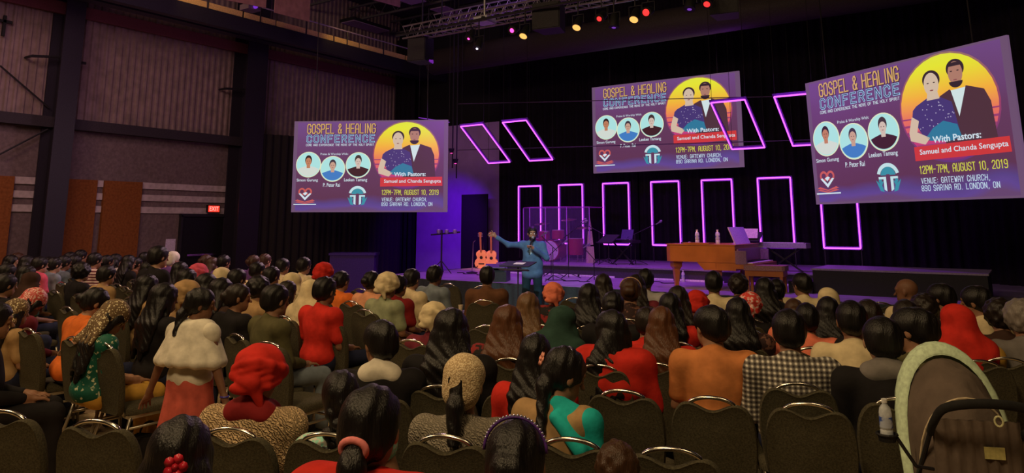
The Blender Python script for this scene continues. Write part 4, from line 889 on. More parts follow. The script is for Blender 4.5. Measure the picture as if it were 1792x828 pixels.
def scarf_mesh(ps, kind, h=.010, seed=0):
    c = ps.head; H, M = ps.H, ps.hM
    dn = {'drape': .62, 'lace': .42}.get(kind, .28)
    f = Field((c[0] - .30, c[1] - .34, c[2] - dn), (c[0] + .30, c[1] + .27, c[2] + .25), h)
    if kind in ('turban', 'cap'):
        e = .02 if kind == 'turban' else .010
        f.ell(H((0, -.02, .048)), (.088 + e, .108 + e, .095 + e), M, .02)
        if kind == 'turban':
            for i in range(5): # rolled twists round the crown and a knot behind
                a0 = -.9 + i * .28
                pts = [H((.105 * cos(t) * (1 - .1 * abs(a0)), -.02 + .125 * sin(t), .045 + a0 * .06 + .022 * sin(2 * t + i))) for t in np.linspace(0, 2 * pi, 12)]
                for a, b in zip(pts[:-1], pts[1:]): f.cap(a, b, .020, .020, .010)
            f.ell(H((.02, -.14, -.01)), (.055, .035, .035), M, .012); f.ell(H((-.02, -.135, -.04)), (.05, .03, .03), M, .008); f.cap(H((.04, -.125, -.03)), H((.065, -.10, -.12)), .026, .014, .02)
        else:
            f.ell(H((0, -.060, -.015)), (.090, .076, .088), M, .03)
        f.ell(H((0, .125, -.06)), (.09, .08, .09), M, .012, 's'); f.D = np.maximum(f.D, (ps.H((0, 0, -.10 if kind == 'turban' else -.07))[2] - .06 - f.ax[2][None, None, :]))
    else:
        f.ell(H((0, -.018, .038)), (.096, .118, .108), M, .03); f.ell(H((0, -.06, -.07)), (.098, .085, .10), M, .05)
        if kind == 'drape':
            f.cap(ps.U((-.13, -.05, .955)), ps.U((.13, -.05, .955)), .085, .085, .06); f.ell(ps.U((0, -.09, .88)), (.175, .085, .17), ps.M, .06)
            f.cap(H((-.07, .02, -.06)), ps.U((-.08, .06, .92)), .055, .06, .05); f.cap(H((.07, .02, -.06)), ps.U((.08, .06, .92)), .055, .06, .05)
        else:
            for t in (-1, -.5, 0, .5, 1): f.cap(H((t * .07, -.07, -.04)), ps.U((t * .15, -.14, .93)), .035, .02, .04)
        f.ell(H((0, .14, -.035)), (.068, .09, .10), M, .01, 's')
    f.fold(.004 if kind != 'cap' else .002, (30, 34, 40), seed)
    return f.mesh('headscarf')
def shawl_mesh(ps, kind='both', h=.012):
    lo, hi = bounds(ps); f = Field((lo[0], lo[1], .45 + ps.dz), hi, h); U = ps.U
    if kind == 'neck': f.cap(U((-.06, -.06, .965)), U((.06, -.06, .965)), .062, .062, .03); f.cap(U((-.05, .02, .97)), U((.05, .02, .97)), .055, .055, .03); f.cap(U((0, -.06, .985)), U((0, -.05, 1.015)), .064, .058, .03)
    elif kind == 'both':
        f.cap(U((-.15, -.045, .935)), U((.15, -.045, .935)), .095, .095, .05); f.ell(U((0, -.075, .83)), (.20, .105, .19), ps.M, .06)
        for k_ in (-1, 1): f.cap(ps.sh[k_], ps.el[k_], .085, .08, .05)
    else:  # a sash over one shoulder, down the front and back
        U_ = U
        for t in np.linspace(0, 1, 7):
            a = U_((.19 - .02 * t, -.02, .965 - .02 * t)); 
        f.cap(U((.02, -.05, .985)), U((.21, -.03, .93)), .05, .055, .03); f.cap(U((.21, -.03, .93)), U((.25, .0, .68)), .058, .05, .04); f.cap(U((.06, -.12, .94)), U((.20, -.10, .82)), .035, .035, .03); f.cap(U((.1, .09, .93)), U((.2, .12, .62)), .04, .045, .04)
    f.fold(.005, (24, 20, 34), 3); return f.mesh('shawl')
_pm = {}
def cached(key, fn):
    if key not in _pm: _pm[key] = fn()
    return _pm[key]
POSES = {'up': {}, 'fwd': dict(lean=14, hpitch=12), 'lookL': dict(hyaw=38), 'lookR': dict(hyaw=-38), 'bow': dict(lean=24, hpitch=42), 'nod': dict(lean=6, hpitch=36, hyaw=-8), 'sideL': dict(side=-8, hyaw=18, htilt=-8), 'sideR': dict(side=8, hyaw=-15, htilt=8),
         'turnL': dict(hyaw=62, turn=15), 'reach': dict(lean=14, hpitch=18, hyaw=-20, arms='reach'), 'aqua': dict(hyaw=-52, lean=6, hpitch=22, turn=-12)}
_po = {}
def pose(n):
    if n not in _po: _po[n] = Pose(**POSES[n])
    return _po[n]
SK = [mat('skin_%d' % i, c_, .55, spec=.35, var=.06) for i, c_ in enumerate(((.36, .185, .11), (.28, .135, .075), (.44, .25, .16), (.20, .09, .05)))]
HC = {'black': (.008, .006, .006), 'dark': (.018, .011, .008), 'brown': (.06, .026, .012), 'auburn': (.11, .04, .016), 'lightbrown': (.16, .08, .035), 'grey': (.22, .19, .17)}
def hairmat(n): return mat('hair_' + n, HC[n], .42, spec=.38, pattern='hair', bump=.45)
C = {'red': (.62, .03, .02), 'darkred': (.26, .018, .02), 'coral': (.85, .22, .13), 'orange': (.75, .17, .03), 'peach': (.72, .33, .18), 'tan': (.42, .26, .12), 'cream': (.74, .60, .36), 'white': (.74, .68, .56), 'black': (.015, .013, .014),
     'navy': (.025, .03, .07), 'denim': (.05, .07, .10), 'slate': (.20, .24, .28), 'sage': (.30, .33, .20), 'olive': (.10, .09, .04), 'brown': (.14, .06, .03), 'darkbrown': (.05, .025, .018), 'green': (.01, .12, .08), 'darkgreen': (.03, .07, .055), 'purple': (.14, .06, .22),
     'maroon': (.18, .025, .04), 'pink': (.70, .10, .16), 'yellow': (.75, .42, .05), 'gold': (.62, .34, .06), 'grey': (.20, .18, .17), 'lightgrey': (.40, .38, .38), 'aqua': (.02, .50, .48), 'shirtorange': (.62, .22, .07), 'mint': (.3, .75, .6), 'teal': (.04, .17, .22), 'navyteal': (.015, .04, .055), 'rose': (.58, .11, .08)}
def cloth(n):
    if n in C: return mat('cloth_' + n, C[n], .85, spec=.15, scale=12, bump=.25)
    return {'gingham': lambda: mat('cloth_gingham', (.82, .76, .66), .85, pattern='check', p=((.02, .01, .012), 11.5)), 'stripe': lambda: mat('cloth_stripe', (.75, .6, .5), .85, pattern='stripe', p=((.15, .03, .05), 7., 'Z')),
            'lace_gold': lambda: mat('lace_gold', (.80, .68, .42), .8, pattern='lace', p=((.16, .10, .05), 62, .13)), 'lace_cream': lambda: mat('lace_cream', (.78, .62, .38), .85, pattern='lace', p=((.50, .36, .2), 130, .2)),
            'lace_pink': lambda: mat('lace_pink', (.55, .06, .05), .5, spec=.6, pattern='lace', p=((.8, .5, .42), 75, .27)), 'floral_red': lambda: mat('floral_red', (.70, .06, .05), .8, pattern='two', p=((.85, .55, .5), 26, .52)),
            'crochet': lambda: mat('cloth_crochet', (.78, .55, .31), .9, pattern='knit', p=(None, 30), bump=1.), 'floral_dark': lambda: mat('floral_dark', (.03, .012, .012), .8, pattern='two', p=((.16, .07, .05), 24, .55)),
            'sequin': lambda: mat('cloth_sequin', (.015, .015, .02), .5, pattern='two', p=((.3, .3, .28), 60, .62)), 'green_bead': lambda: mat('cloth_green_bead', (.008, .10, .065), .7, pattern='two', p=((.6, .62, .4), 34, .60)),
            'rib_grey': lambda: mat('cloth_rib', (.30, .26, .20), .9, pattern='knit', p=(None, 30), bump=.7), 'print_red': lambda: mat('print_red', (.26, .02, .02), .8, pattern='two', p=((.015, .012, .012), 14, .45)),
            'mintlace': lambda: mat('mint_lace', (.35, .75, .6), .8, pattern='lace', p=((.7, .7, .6), 50, .2))}[n]()
# ------------------------------------------------------------------ banquet chair
def chair_meshes():
    m = {}; v = []; NX = 40
    def outline(k):   # k shrinks the outline a little
        pts = []
        def top(x):
            ax_ = abs(x)
            if ax_ < .118: return .862 + .030 * (1 - cos(pi * ax_ / .118)) / 2 * 1.15
            u = min(1, (ax_ - .118) / .094); return .8965 - .16 * (1 - math.sqrt(max(0, 1 - u ** 2.3)))
        for i in range(NX + 1):
            t = -1 + 2 * i / NX; x = .212 * (t if abs(t) < .8 else math.copysign(.8 + .2 * sin((abs(t) - .8) / .2 * pi / 2), t)); pts.append((x, top(x)))
        r = []
        for z, x in ((.68, .214), (.58, .205), (.50, .192), (.44, .178), (.415, .16)): r.append((x, z))
        pts += r + [(-x, z) for x, z in r[::-1]]
        pts = [(x * (1 - k / .21), .65 + (z - .65) * (1 - k / .24)) for x, z in pts]; return pts
    def yb(x, z): return -.165 - (z - .42) * .16 - .035 * (x / .21) ** 2 * -1 * .6
    rings = [(.022, .005), (.006, .0), (0, .014), (0, .034), (.006, .048), (.022, .054)]
    n = len(outline(0))
    for k, y in rings: v += [(x, yb(x, z) - .054 + y, z) for x, z in outline(k)]
    f = [(r * n + i, r * n + (i + 1) % n, (r + 1) * n + (i + 1) % n, (r + 1) * n + i) for r in range(5) for i in range(n)]
    # end caps as strips between left and right halves
    for base, fl in ((0, True), (5 * n, False)):
        L_ = list(range(NX // 2 + 1)); pass
        cidx = len(v); cz = .64
        # inner dished ring then centre
        oo = outline(.09); yy = 0 if fl else .054
        ii = len(v); v += [(x, yb(x, z) - .054 + (yy - .004 if fl else yy + .006), z) for x, z in oo]
        f += [((base + i, ii + i, ii + (i + 1) % n, base + (i + 1) % n) if fl else (base + i, base + (i + 1) % n, ii + (i + 1) % n, ii + i)) for i in range(n)]
        v.append((0, yb(0, cz) - .054 + (yy - .004 if fl else yy + .006), cz)); c_ = len(v) - 1
        f += [((ii + i, c_, ii + (i + 1) % n) if fl else (ii + i, ii + (i + 1) % n, c_)) for i in range(n)]
    b = MB().add(v, f); m['back_panel'] = b.mesh('back_panel', 50)
    pts = [(x, yb(x, .89) - .027, .868 + .058 * math.sqrt(max(0, 1 - (x / .125) ** 2))) for x in np.linspace(-.122, .122, 17)]
    m['handle'] = MB().tube(pts, .0125, 8, flat=.8).mesh('handle', True)
    s_ = []
    for z, k in ((.405, .02), (.412, 0), (.445, -.003), (.462, .008), (.470, .04)):
        o = []
        for i in range(28):
            a = 2 * pi * i / 28; ca, sa = cos(a), sin(a); q = 5
            rr_ = (abs(ca) ** q + abs(sa) ** q) ** (-1 / q); o.append(((.215 - k) * rr_ * ca, .07 + (.215 - k) * rr_ * sa, z))
        s_ += o
    fs = [(r * 28 + i, r * 28 + (i + 1) % 28, (r + 1) * 28 + (i + 1) % 28, (r + 1) * 28 + i) for r in range(4) for i in range(28)] + [tuple(range(27, -1, -1)), tuple(112 + i for i in range(28))]
    m['seat'] = MB().add(s_, fs).mesh('seat', 50)
    m['seat_frame'] = MB().tube([(-.19, -.13, .395), (-.19, .27, .395), (.19, .27, .395), (.19, -.13, .395)], .013, 6, closed=True).tube([(-.14, -.13, .395), (-.15, -.175, .46)], .012, 6).tube([(.14, -.13, .395), (.15, -.175, .46)], .012, 6).mesh('seat_frame', True)
    for s2, nm in ((-1, 'l'), (1, 'r')):
        m['legf' + nm] = MB().tube([(s2 * .19, .25, .395), (s2 * .2, .265, .30), (s2 * .21, .28, 0)], .0125, 6).mesh('leg', True)
        m['legb' + nm] = MB().tube([(s2 * .19, -.12, .395), (s2 * .2, -.15, .28), (s2 * .21, -.24, 0)], .0125, 6).mesh('leg', True)
    m['stretcher'] = MB().tube([(-.197, .262, .32), (-.197, -.14, .32)], .010, 6).tube([(.197, .262, .32), (.197, -.14, .32)], .010, 6).tube([(-.19, .262, .32), (.19, .262, .32)], .010, 6).mesh('stretcher', True)
    return m
CMH = chair_meshes(); CH = []
def chair(x, y, rz, label, group, detail=True):
    t = thing('banquet_chair', label, 'chair', (x, y, 0), rz, group); CH.append([x, y, t, group == 'empty chairs'])
    obj('back_panel', CMH['back_panel'], CFAB, t); obj('handle', CMH['handle'], CHROME, t)
    obj('seat', CMH['seat'], CFAB, t)
    if detail:
        obj('seat_frame', CMH['seat_frame'], CFRAME, t); obj('stretcher', CMH['stretcher'], CFRAME, t)
    for k in ('legfl', 'legfr', 'legbl', 'legbr'): obj('leg', CMH[k], CFRAME, t)
    return t

# ------------------------------------------------------------------ the audience
SPEC = []
def relax():
    "people whose heads stand close in the picture sit at different depths: part them along their sight lines"
    n = len(SPEC); z = np.array([a[2] for a, k in SPEC]); z0 = z.copy()
    D_ = np.array([list(at(a[0], a[1], Z=0.)) for a, k in SPEC])[:, :2] / EYE
    for it in range(250):
        p = D_ * (EYE - z)[:, None]; mv = 0
        for i in range(n):
            d = np.hypot(*(p[i] - p).T); d[i] = 9
            for j in np.nonzero(d < .47)[0]:
                if j < i: continue
                far, near = (i, j) if p[i] @ p[i] > p[j] @ p[j] else (j, i); q = .004; z[far] -= q; z[near] += q; mv = 1
        z = np.clip(z, z0 - .11, z0 + .11)
        if not mv: break
    for zz, (a, k) in zip(z, SPEC): person(a[0], a[1], float(zz), *a[3:], **k)
def person(px, py, z, label, hair='short', hc='black', top='short', tc='black', leg='trousers', lc='navy', po='up', rz=20, scarf=None, sc='red', shawl=None, shc='red', sk=None, wide=1., fine=False, seat=True, short=None, loc=None):
    ps = pose(po); hl = ps.H((0, -.01, .135 if not scarf else .155)); s_ = z / hl[2]
    P0 = at(px, py, Z=min(z, 1.7)); ca, sa = cos(R(rz)), sin(R(rz)); wx = s_ * wide
    bx_ = P0.x - (ca * hl[0] * wx - sa * hl[1] * s_); by_ = P0.y - (sa * hl[0] * wx + ca * hl[1] * s_)
    if loc: bx_, by_ = loc
    hh = .0085 if fine else .012; kk = 'f' if fine else 'c'
    sk = SK[sk if sk is not None else random.choice((0, 0, 1, 1, 2, 3))]
    o = obj('person', cached(('body', po, kk), lambda: body_mesh(ps, hh)), sk, loc=(bx_, by_, 0), rot=(0, 0, R(rz))); o.scale = (wx, s_, s_)
    tag(o, label, 'person', 'seated audience' if not ps.stand else None)
    if top: obj('shirt' if top not in ('coat',) else 'jacket', cached(('top', po, top, kk), lambda: top_mesh(ps, top, hh)), cloth(tc), o)
    obj(leg, cached(('leg', po if ps.stand else 0, leg), lambda: legs_mesh(ps, leg)), cloth(lc), o)
    obj('shoes', cached(('shoe', ps.stand), lambda: shoes_mesh(ps)), BLACK, o)
    if hair and hair != 'none': obj('hair', cached(('hair', po, hair, kk), lambda: hair_mesh(ps, hair, .0065 if fine else .009)), hairmat(hc), o)
    if scarf: obj('headscarf', cached(('scarf', po, scarf, kk), lambda: scarf_mesh(ps, scarf, .0075 if fine else .012)), cloth(sc), o)
    if shawl: obj('shawl', cached(('shawl', po, shawl, kk), lambda: shawl_mesh(ps, shawl, .009 if fine else .013)), cloth(shc), o)
    if seat:
        d = 9 > math.hypot(bx_, by_)
        chair(bx_ - (-sa) * .02, by_ - ca * .02, R(rz), 'grey padded chair under the ' + (short or label), 'occupied chairs', d)
    return o, s_
A = 1.27
# --- left block, seated facing the stage, seen from the side (head pixel, height, label ...)
Lf = dict(rz=0)
for a, k in (
 ((22, 446, 1.27, 'dark haired woman at far left edge, back row by wall', 'long'), dict(tc='brown', po='lookR')),
 ((34, 442, 1.27, 'brown haired woman against the left edge orange panel', 'bun', 'brown'), dict(tc='maroon')),
 ((50, 447, 1.27, 'woman in black left of the pink top woman', 'long'), dict(tc='black')),
 ((16, 461, 1.27, 'dark haired figure lowest at far left edge', 'short'), dict(tc='darkgreen')),
 ((50, 464, 1.27, 'dark haired person in dark green below the pink top', 'long'), dict(tc='darkgreen')),
 ((73, 449, 1.27, 'woman with bright pink shawl in far left rows', 'short'), dict(tc='pink', shawl='both', shc='pink', sk=2)),
 ((87, 449, 1.22, 'woman just behind the bright pink shawl', 'bun'), dict(tc='grey')),
 ((98, 450, 1.25, 'woman in grey beside the child in yellow', 'short'), dict(tc='slate', sk=2)),
 ((115, 447, 1.27, 'dark haired adult behind the child in yellow', 'short'), dict(tc='slate')),
 ((114, 460, 1.10, 'small child in a yellow shirt', 'short'), dict(tc='yellow', sk=0)),
 ((126, 441, 1.30, 'dark haired man in back row above yellow child', 'short'), dict(tc='denim')),
 ((144, 437, 1.32, 'tallest dark haired man in front of orange panel', 'short'), dict(tc='black')),
 ((134, 446, 1.25, 'person in blue denim shirt before orange panel', 'short'), dict(tc='denim')),
 ((146, 460, 1.27, 'broad dark haired person left of striped shirt', 'curly'), dict(tc='black')),
 ((169, 442, 1.30, 'man in maroon and white striped shirt', 'short'), dict(tc='stripe', sk=1)),
 ((190, 446, 1.25, 'dark haired woman right behind the striped shirt', 'bun'), dict(tc='black')),
 ((190, 464, 1.27, 'man in olive tan shirt below the striped shirt', 'short'), dict(tc='tan')),
 ((205, 444, 1.25, 'long haired woman in white before the second orange panel', 'long'), dict(tc='white')),
 ((216, 452, 1.12, 'child in coral dress near the second orange panel', 'long'), dict(tc='coral')),
 ((228, 446, 1.27, 'long haired woman in black beside coral child', 'long'), dict(tc='black')),
 ((241, 450, 1.22, 'woman in brown between coral child and peach shawl', 'bun'), dict(tc='brown')),
 ((256, 441, 1.27, 'dark haired man high in back row before grey wall', 'short'), dict(tc='black')),
 ((263, 457, 1.27, 'woman with white sleeves in front of the peach shawl', 'long'), dict(tc='white')),
 ((281, 430, 1.50, 'dark haired figure sitting tall near the wall notice', 'short'), dict(tc='black')),
 ((293, 444, 1.27, 'woman wrapped in a peach shawl', 'bun'), dict(tc='peach', shawl='both', shc='peach')),
 ((305, 439, 1.32, 'person in purple clothes with a white cap', None), dict(tc='purple', scarf='cap', sc='white')),
 ((318, 458, 1.27, 'dark haired woman between white cap and pink headscarf', 'long'), dict(tc='black')),
 ((350, 461, 1.27, 'woman with pink headscarf by the dark doorway', None), dict(tc='pink', scarf='turban', sc='pink')),
 ((363, 445, 1.27, 'brown haired woman in the row behind pink headscarf', 'bun', 'brown'), dict(tc='maroon')),
 ((374, 450, 1.22, 'woman with pale face right of the brown haired one', 'long', 'brown'), dict(tc='grey', sk=2)),
 ((391, 466, 1.27, 'woman with plain cream headscarf near the doorway', None), dict(tc='darkbrown', scarf='drape', sc='cream')),
 ((394, 446, 1.27, 'dark haired person purple lit by the second column', 'short'), dict(tc='purple')),  # purple light put into the shirt colour
 ((331, 470, 1.27, 'dark haired woman left of the tan headscarf', 'long'), dict(tc='black')),
 ((331, 490, 1.27, 'woman in tan orange headscarf behind the standing girl', None), dict(tc='tan', scarf='turban', sc='tan')),
 ((365, 478, 1.27, 'dark haired woman above the standing girl', 'long'), dict(tc='black')),
 ((391, 486, 1.27, 'dark long haired woman right of standing girl', 'long'), dict(tc='darkbrown')),
 ((418, 470, 1.27, 'dark haired man raising head behind cream headscarf', 'short'), dict(tc='black')),
 ((421, 496, 1.22, 'girl in black looking right beside the standing girl', 'bun', 'dark'), dict(tc='black', po='lookR', sk=1)),
 ((446, 446, 1.27, 'purple lit woman left of a couple in back row', 'bun', 'brown'), dict(tc='purple')),  # purple light on her painted in as shirt colour
 ((466, 444, 1.27, 'purple lit person in the back row centre', 'short', 'brown'), dict(tc='purple')),  # here too the shirt colour carries the purple light
 ((453, 458, 1.27, 'man in cream shirt with arm on the chair', 'short'), dict(tc='cream')),
 ((478, 466, 1.27, 'man in olive shirt left of the white scarf', 'short'), dict(tc='olive', sk=0)),
 ((497, 452, 1.27, 'man in white shirt, back row left of dark drape', 'short'), dict(tc='cream')),
 ((456, 484, 1.27, 'dark haired woman with forearm on her lap', 'curly'), dict(tc='tan')),
 ((514, 475, 1.27, 'woman with pale yellow headscarf in the middle rows', None), dict(tc='cream', scarf='drape', sc='cream')),
 ((534, 450, 1.30, 'man in cream shirt below the left screen', 'short'), dict(tc='cream', sk=0)),
 ((506, 491, 1.22, 'dark haired girl in coral shirt', 'long', 'dark'), dict(tc='coral')),
 ((520, 503, 1.05, 'small child in a green cap', None), dict(tc='green', scarf='cap', sc='green')),
 ((548, 487, 1.27, 'woman draped in a long cream scarf', None), dict(tc='cream', scarf='drape', sc='cream', shawl='both', shc='cream')),
 ((569, 459, 1.30, 'woman in the scarlet turban behind the red T-shirt', None), dict(tc='darkred', scarf='turban', sc='red')),
 ((572, 484, 1.30, 'man in a bright red T-shirt', 'short'), dict(tc='red', fine=True, sk=1)),
 ((486, 497, 1.30, 'man in olive jacket and jeans', 'short'), dict(top='long', tc='olive', lc='slate', fine=True, rz=-8)),
 ((600, 474, 1.25, 'dark haired woman in an orange top', 'bun'), dict(tc='orange')),
 ((653, 474, 1.25, 'woman with dark bun and peach top', 'bun'), dict(top='scoop', tc='peach')),
 ((681, 476, 1.27, 'woman in sage shirt with a straw yellow headscarf', None), dict(tc='sage', scarf='turban', sc='cream', lc='tan')),
 ((700, 481, 1.22, 'dark haired person in red behind the sage shirt', 'short'), dict(tc='darkred')),
 ((723, 470, 1.27, 'man in cream shirt left of the grey blue shirt', 'short'), dict(tc='cream')),
 ((763, 464, 1.29, 'man in a grey blue shirt nearest the stage', 'short'), dict(tc='slate')),
 # nearer the camera
 ((78, 506, 1.20, 'bowed woman under a pink sequinned veil', 'long'), dict(tc='maroon', po='nod', scarf='lace', sc='lace_pink', fine=True, top='long')),
 ((34, 520, 1.15, 'woman under a small cream lace veil, far left', 'long'), dict(tc='tan', scarf='lace', sc='lace_gold')),
 ((178, 504, 1.24, 'woman in orange floral dress reaching back', 'bun'), dict(tc='orange', po='reach', fine=True)),
 ((222, 527, 1.20, 'bowed woman in beaded green dress and gold lace veil', 'long'), dict(tc='green_bead', lc='gold', po='nod', scarf='lace', sc='lace_gold', fine=True, sk=0, rz=-6)),
 ((292, 495, 1.27, 'woman with long black hair left of standing girl', 'long'), dict(tc='black')),
 ((262, 480, 1.27, 'woman with tan shawl and black hair mid left', 'long'), dict(tc='tan')),
 ((14, 478, 1.27, 'shadowed person in black at left edge', 'short'), dict(tc='black')),
 ((58, 474, 1.20, 'shadowed woman with greyish scarf left of the veils', None), dict(tc='darkgreen', scarf='drape', sc='darkbrown')),
):
    d = dict(Lf); d.update(k); SPEC.append((a, d))
# --- centre and right blocks, turned toward the speaker, seen from behind
for a, k in (
 ((853, 465, 1.30, 'man in brown shirt beside the frontal empty chair', 'short'), dict(top='long', tc='brown', rz=30)),
 ((664, 560, 1.25, 'boy with white collar across a black back', 'short'), dict(tc='black', po='lookL', fine=True, shawl='neck', shc='white', top='long', rz=38)),
 ((762, 528, 1.18, 'woman in maroon with a cream headscarf leaning right', None), dict(top='long', tc='maroon', scarf='turban', sc='cream', rz=8)),
 ((790, 539, 1.30, 'woman in black with a mass of dark hair', 'longer'), dict(top='long', tc='black', fine=True, rz=30, wide=1.1)),
 ((969, 494, 1.20, 'child with coral cap scarf and red shawl', None), dict(tc='red', scarf='turban', sc='coral', shawl='both', shc='print_red')),
 ((925, 511, 1.25, 'woman with long light brown waves', 'longer', 'lightbrown'), dict(tc='darkred')),
 ((889, 533, 1.25, 'woman with auburn hair and dark red print top', 'longer', 'auburn'), dict(tc='print_red', wide=1.08)),
 ((1031, 496, 1.27, 'woman with straight glossy black hair', 'long'), dict(tc='coral')),
 ((989, 532, 1.20, 'woman under a dark green scarf leaning aside', None), dict(tc='tan', po='sideR', scarf='drape', sc='darkgreen', wide=1.15)),
 ((1056, 479, 1.27, 'dark brown haired woman near the stage riser', 'long', 'dark'), dict(tc='darkbrown')),
 ((1073, 509, 1.25, 'black haired woman left of the patterned brown top', 'bun'), dict(tc='black')),
 ((1103, 487, 1.27, 'woman with hairband and patterned brown top', 'bun', 'brown'), dict(top='long', tc='floral_dark', wide=1.1)),
 ((1113, 480, 1.27, 'dark haired woman in front of the hairband woman', 'long', 'dark'), dict(tc='maroon')),
 ((1130, 470, 1.29, 'man in a pale grey shirt near the stage', 'short'), dict(tc='lightgrey')),
 ((1067, 542, 1.24, 'woman draped in a large red shawl', 'long'), dict(tc='red', shawl='both', shc='red', po='lookL', fine=True, wide=1.05)),
 ((938, 583, 1.22, 'girl with very long black hair and red sleeve', 'longer'), dict(tc='red', fine=True, wide=.95)),
 ((1003, 610, 1.20, 'young woman in aqua sash looking right, coral hair flower', 'longpony'), dict(top='short', tc='tan', po='aqua', shawl='sash', shc='aqua', fine=True, sk=0, rz=14, wide=.92)),
 ((1248, 474, 1.30, 'man with cream collar in front of the piano', 'short'), dict(tc='cream')),
 ((1291, 480, 1.25, 'dark haired woman under the piano keys', 'curly', 'dark'), dict(tc='darkbrown')),
 ((1219, 508, 1.20, 'person in knitted red head covering', None), dict(tc='darkred', scarf='turban', sc='red')),
 ((1186, 500, 1.25, 'dark haired woman left of knitted red covering', 'long', 'dark'), dict(tc='darkred')),
 ((1172, 512, 1.24, 'long haired woman in sleeveless red dress', 'longer'), dict(top='scoop', tc='red', sk=2)),
 ((1157, 536, 1.22, 'woman with brown waves and bright red shirt', 'longer', 'auburn'), dict(tc='red', fine=True)),
 ((1240, 534, 1.29, 'man in a plain orange shirt', 'short'), dict(tc='shirtorange', fine=True, sk=0, wide=1.08, po='lookL')),
 ((1290, 520, 1.25, 'woman with black hair right of orange shirt', 'longer'), dict(tc='floral_dark')),
 ((1315, 511, 1.18, 'child in red and white patterned headscarf', None), dict(tc='black', scarf='turban', sc='floral_red', po='sideR')),
 ((1337, 485, 1.26, 'dark haired woman left of sequinned black top', 'long'), dict(tc='black')),
 ((1358, 487, 1.25, 'woman in sequinned black top near the bench', 'bun'), dict(tc='sequin')),
 ((1400, 477, 1.30, 'man in cream shirt below the black platform', 'short'), dict(tc='cream', po='lookL')),
 ((1388, 522, 1.18, 'brown haired child before the gingham shirt', 'bun', 'brown'), dict(tc='coral')),
 ((1378, 541, 1.29, 'man in black and white gingham shirt', 'short'), dict(top='long', tc='gingham', fine=True, wide=1.08)),
 ((1131, 537, 1.20, 'dark haired person in red, left of brown waves', 'short', 'dark'), dict(tc='red')),
 ((1410, 530, 1.18, 'dark haired child in coral red behind gingham shirt', 'short'), dict(tc='coral')),
 ((1448, 501, 1.27, 'woman with cream headscarf in right block', None), dict(tc='coral', scarf='drape', sc='cream')),
 ((1447, 519, 1.22, 'dark haired woman in salmon coral top', 'long'), dict(tc='coral')),
 ((1487, 526, 1.28, 'man in creased cream shirt', 'short'), dict(tc='cream', fine=True, wide=1.05)),
 ((1517, 524, 1.25, 'woman with glossy dark hair beside cream shirt', 'long', 'dark'), dict(tc='black')),
 ((1583, 486, 1.32, 'man with shaved head and cream collar', None), dict(tc='cream', po='turnL', sk=3)),
 ((1582, 524, 1.20, 'dark haired person before the man in glasses', 'short', 'dark'), dict(tc='black')),
 ((1614, 516, 1.24, 'curly brown haired person in grey', 'curly', 'dark'), dict(tc='grey')),
 ((1641, 496, 1.30, 'man in black near the right end front', 'short'), dict(tc='black', po='turnL')),
 ((1702, 500, 1.30, 'man in cream shirt at far right block', 'short'), dict(tc='cream', po='turnL', fine=True)),
 ((1668, 529, 1.22, 'woman in bright red hijab and mustard top', None), dict(tc='gold', scarf='drape', sc='red', po='lookL', fine=True)),
 ((1590, 538, 1.28, 'man in olive jacket turned left', 'short'), dict(top='long', tc='olive', po='turnL', fine=True, wide=1.12, sk=0)),
 ((1540, 554, 1.28, 'dark haired man in black leather jacket', 'short', 'black'), dict(top='long', tc='black', fine=True, wide=1.12, shawl='neck', shc='grey')),
 ((1745, 524, 1.24, 'curly dark haired woman at the right edge', 'curly', 'dark'), dict(tc='darkbrown')),
 ((1783, 526, 1.24, 'grey haired woman at the extreme right edge', 'curly', 'grey'), dict(tc='grey')),
 # nearest rows
 ((460, 602, 1.24, 'woman with scarlet turban and beige crochet sweater', None), dict(top='long', tc='crochet', scarf='turban', sc='red', shawl='neck', shc='darkred', fine=True, rz=24, wide=1.08)),
 ((322, 727, 1.22, 'girl at bottom left with red hair clip', 'long'), dict(tc='darkgreen', fine=True, rz=40)),
 ((593, 647, 1.15, 'girl with long dark braid and mint lace sleeves', 'braid'), dict(top='scoop', tc='mintlace', fine=True, rz=26, po='sideL')),
 ((655, 673, 1.30, 'girl in red with pink band round her ponytail', 'longpony'), dict(tc='red', fine=True, rz=22, shawl='both', shc='red')),
 ((815, 616, 1.22, 'woman with cream lace cap and low ponytail', 'longpony'), dict(top='long', tc='rib_grey', scarf='cap', sc='lace_cream', fine=True, rz=20)),
 ((905, 732, 1.22, 'girl with sequinned headband at bottom centre', 'bun'), dict(tc='black', fine=True, rz=22)),
 ((1080, 775, .98, 'small child with fuzzy brown curls', 'curly', 'brown'), dict(tc='darkbrown', rz=20, wide=.95)),
 ((-62, 560, 1.27, 'person in black cut off by the left border', 'short'), dict(top='long', tc='black', lc='black', fine=True, rz=-22, loc=tuple((at(100, 706, Z=.55) - Vector((sin(R(22)) * .47, cos(R(22)) * .47, 0))).xy))),
):
    d = dict(rz=20); d.update(k); SPEC.append((a, d))
relax()
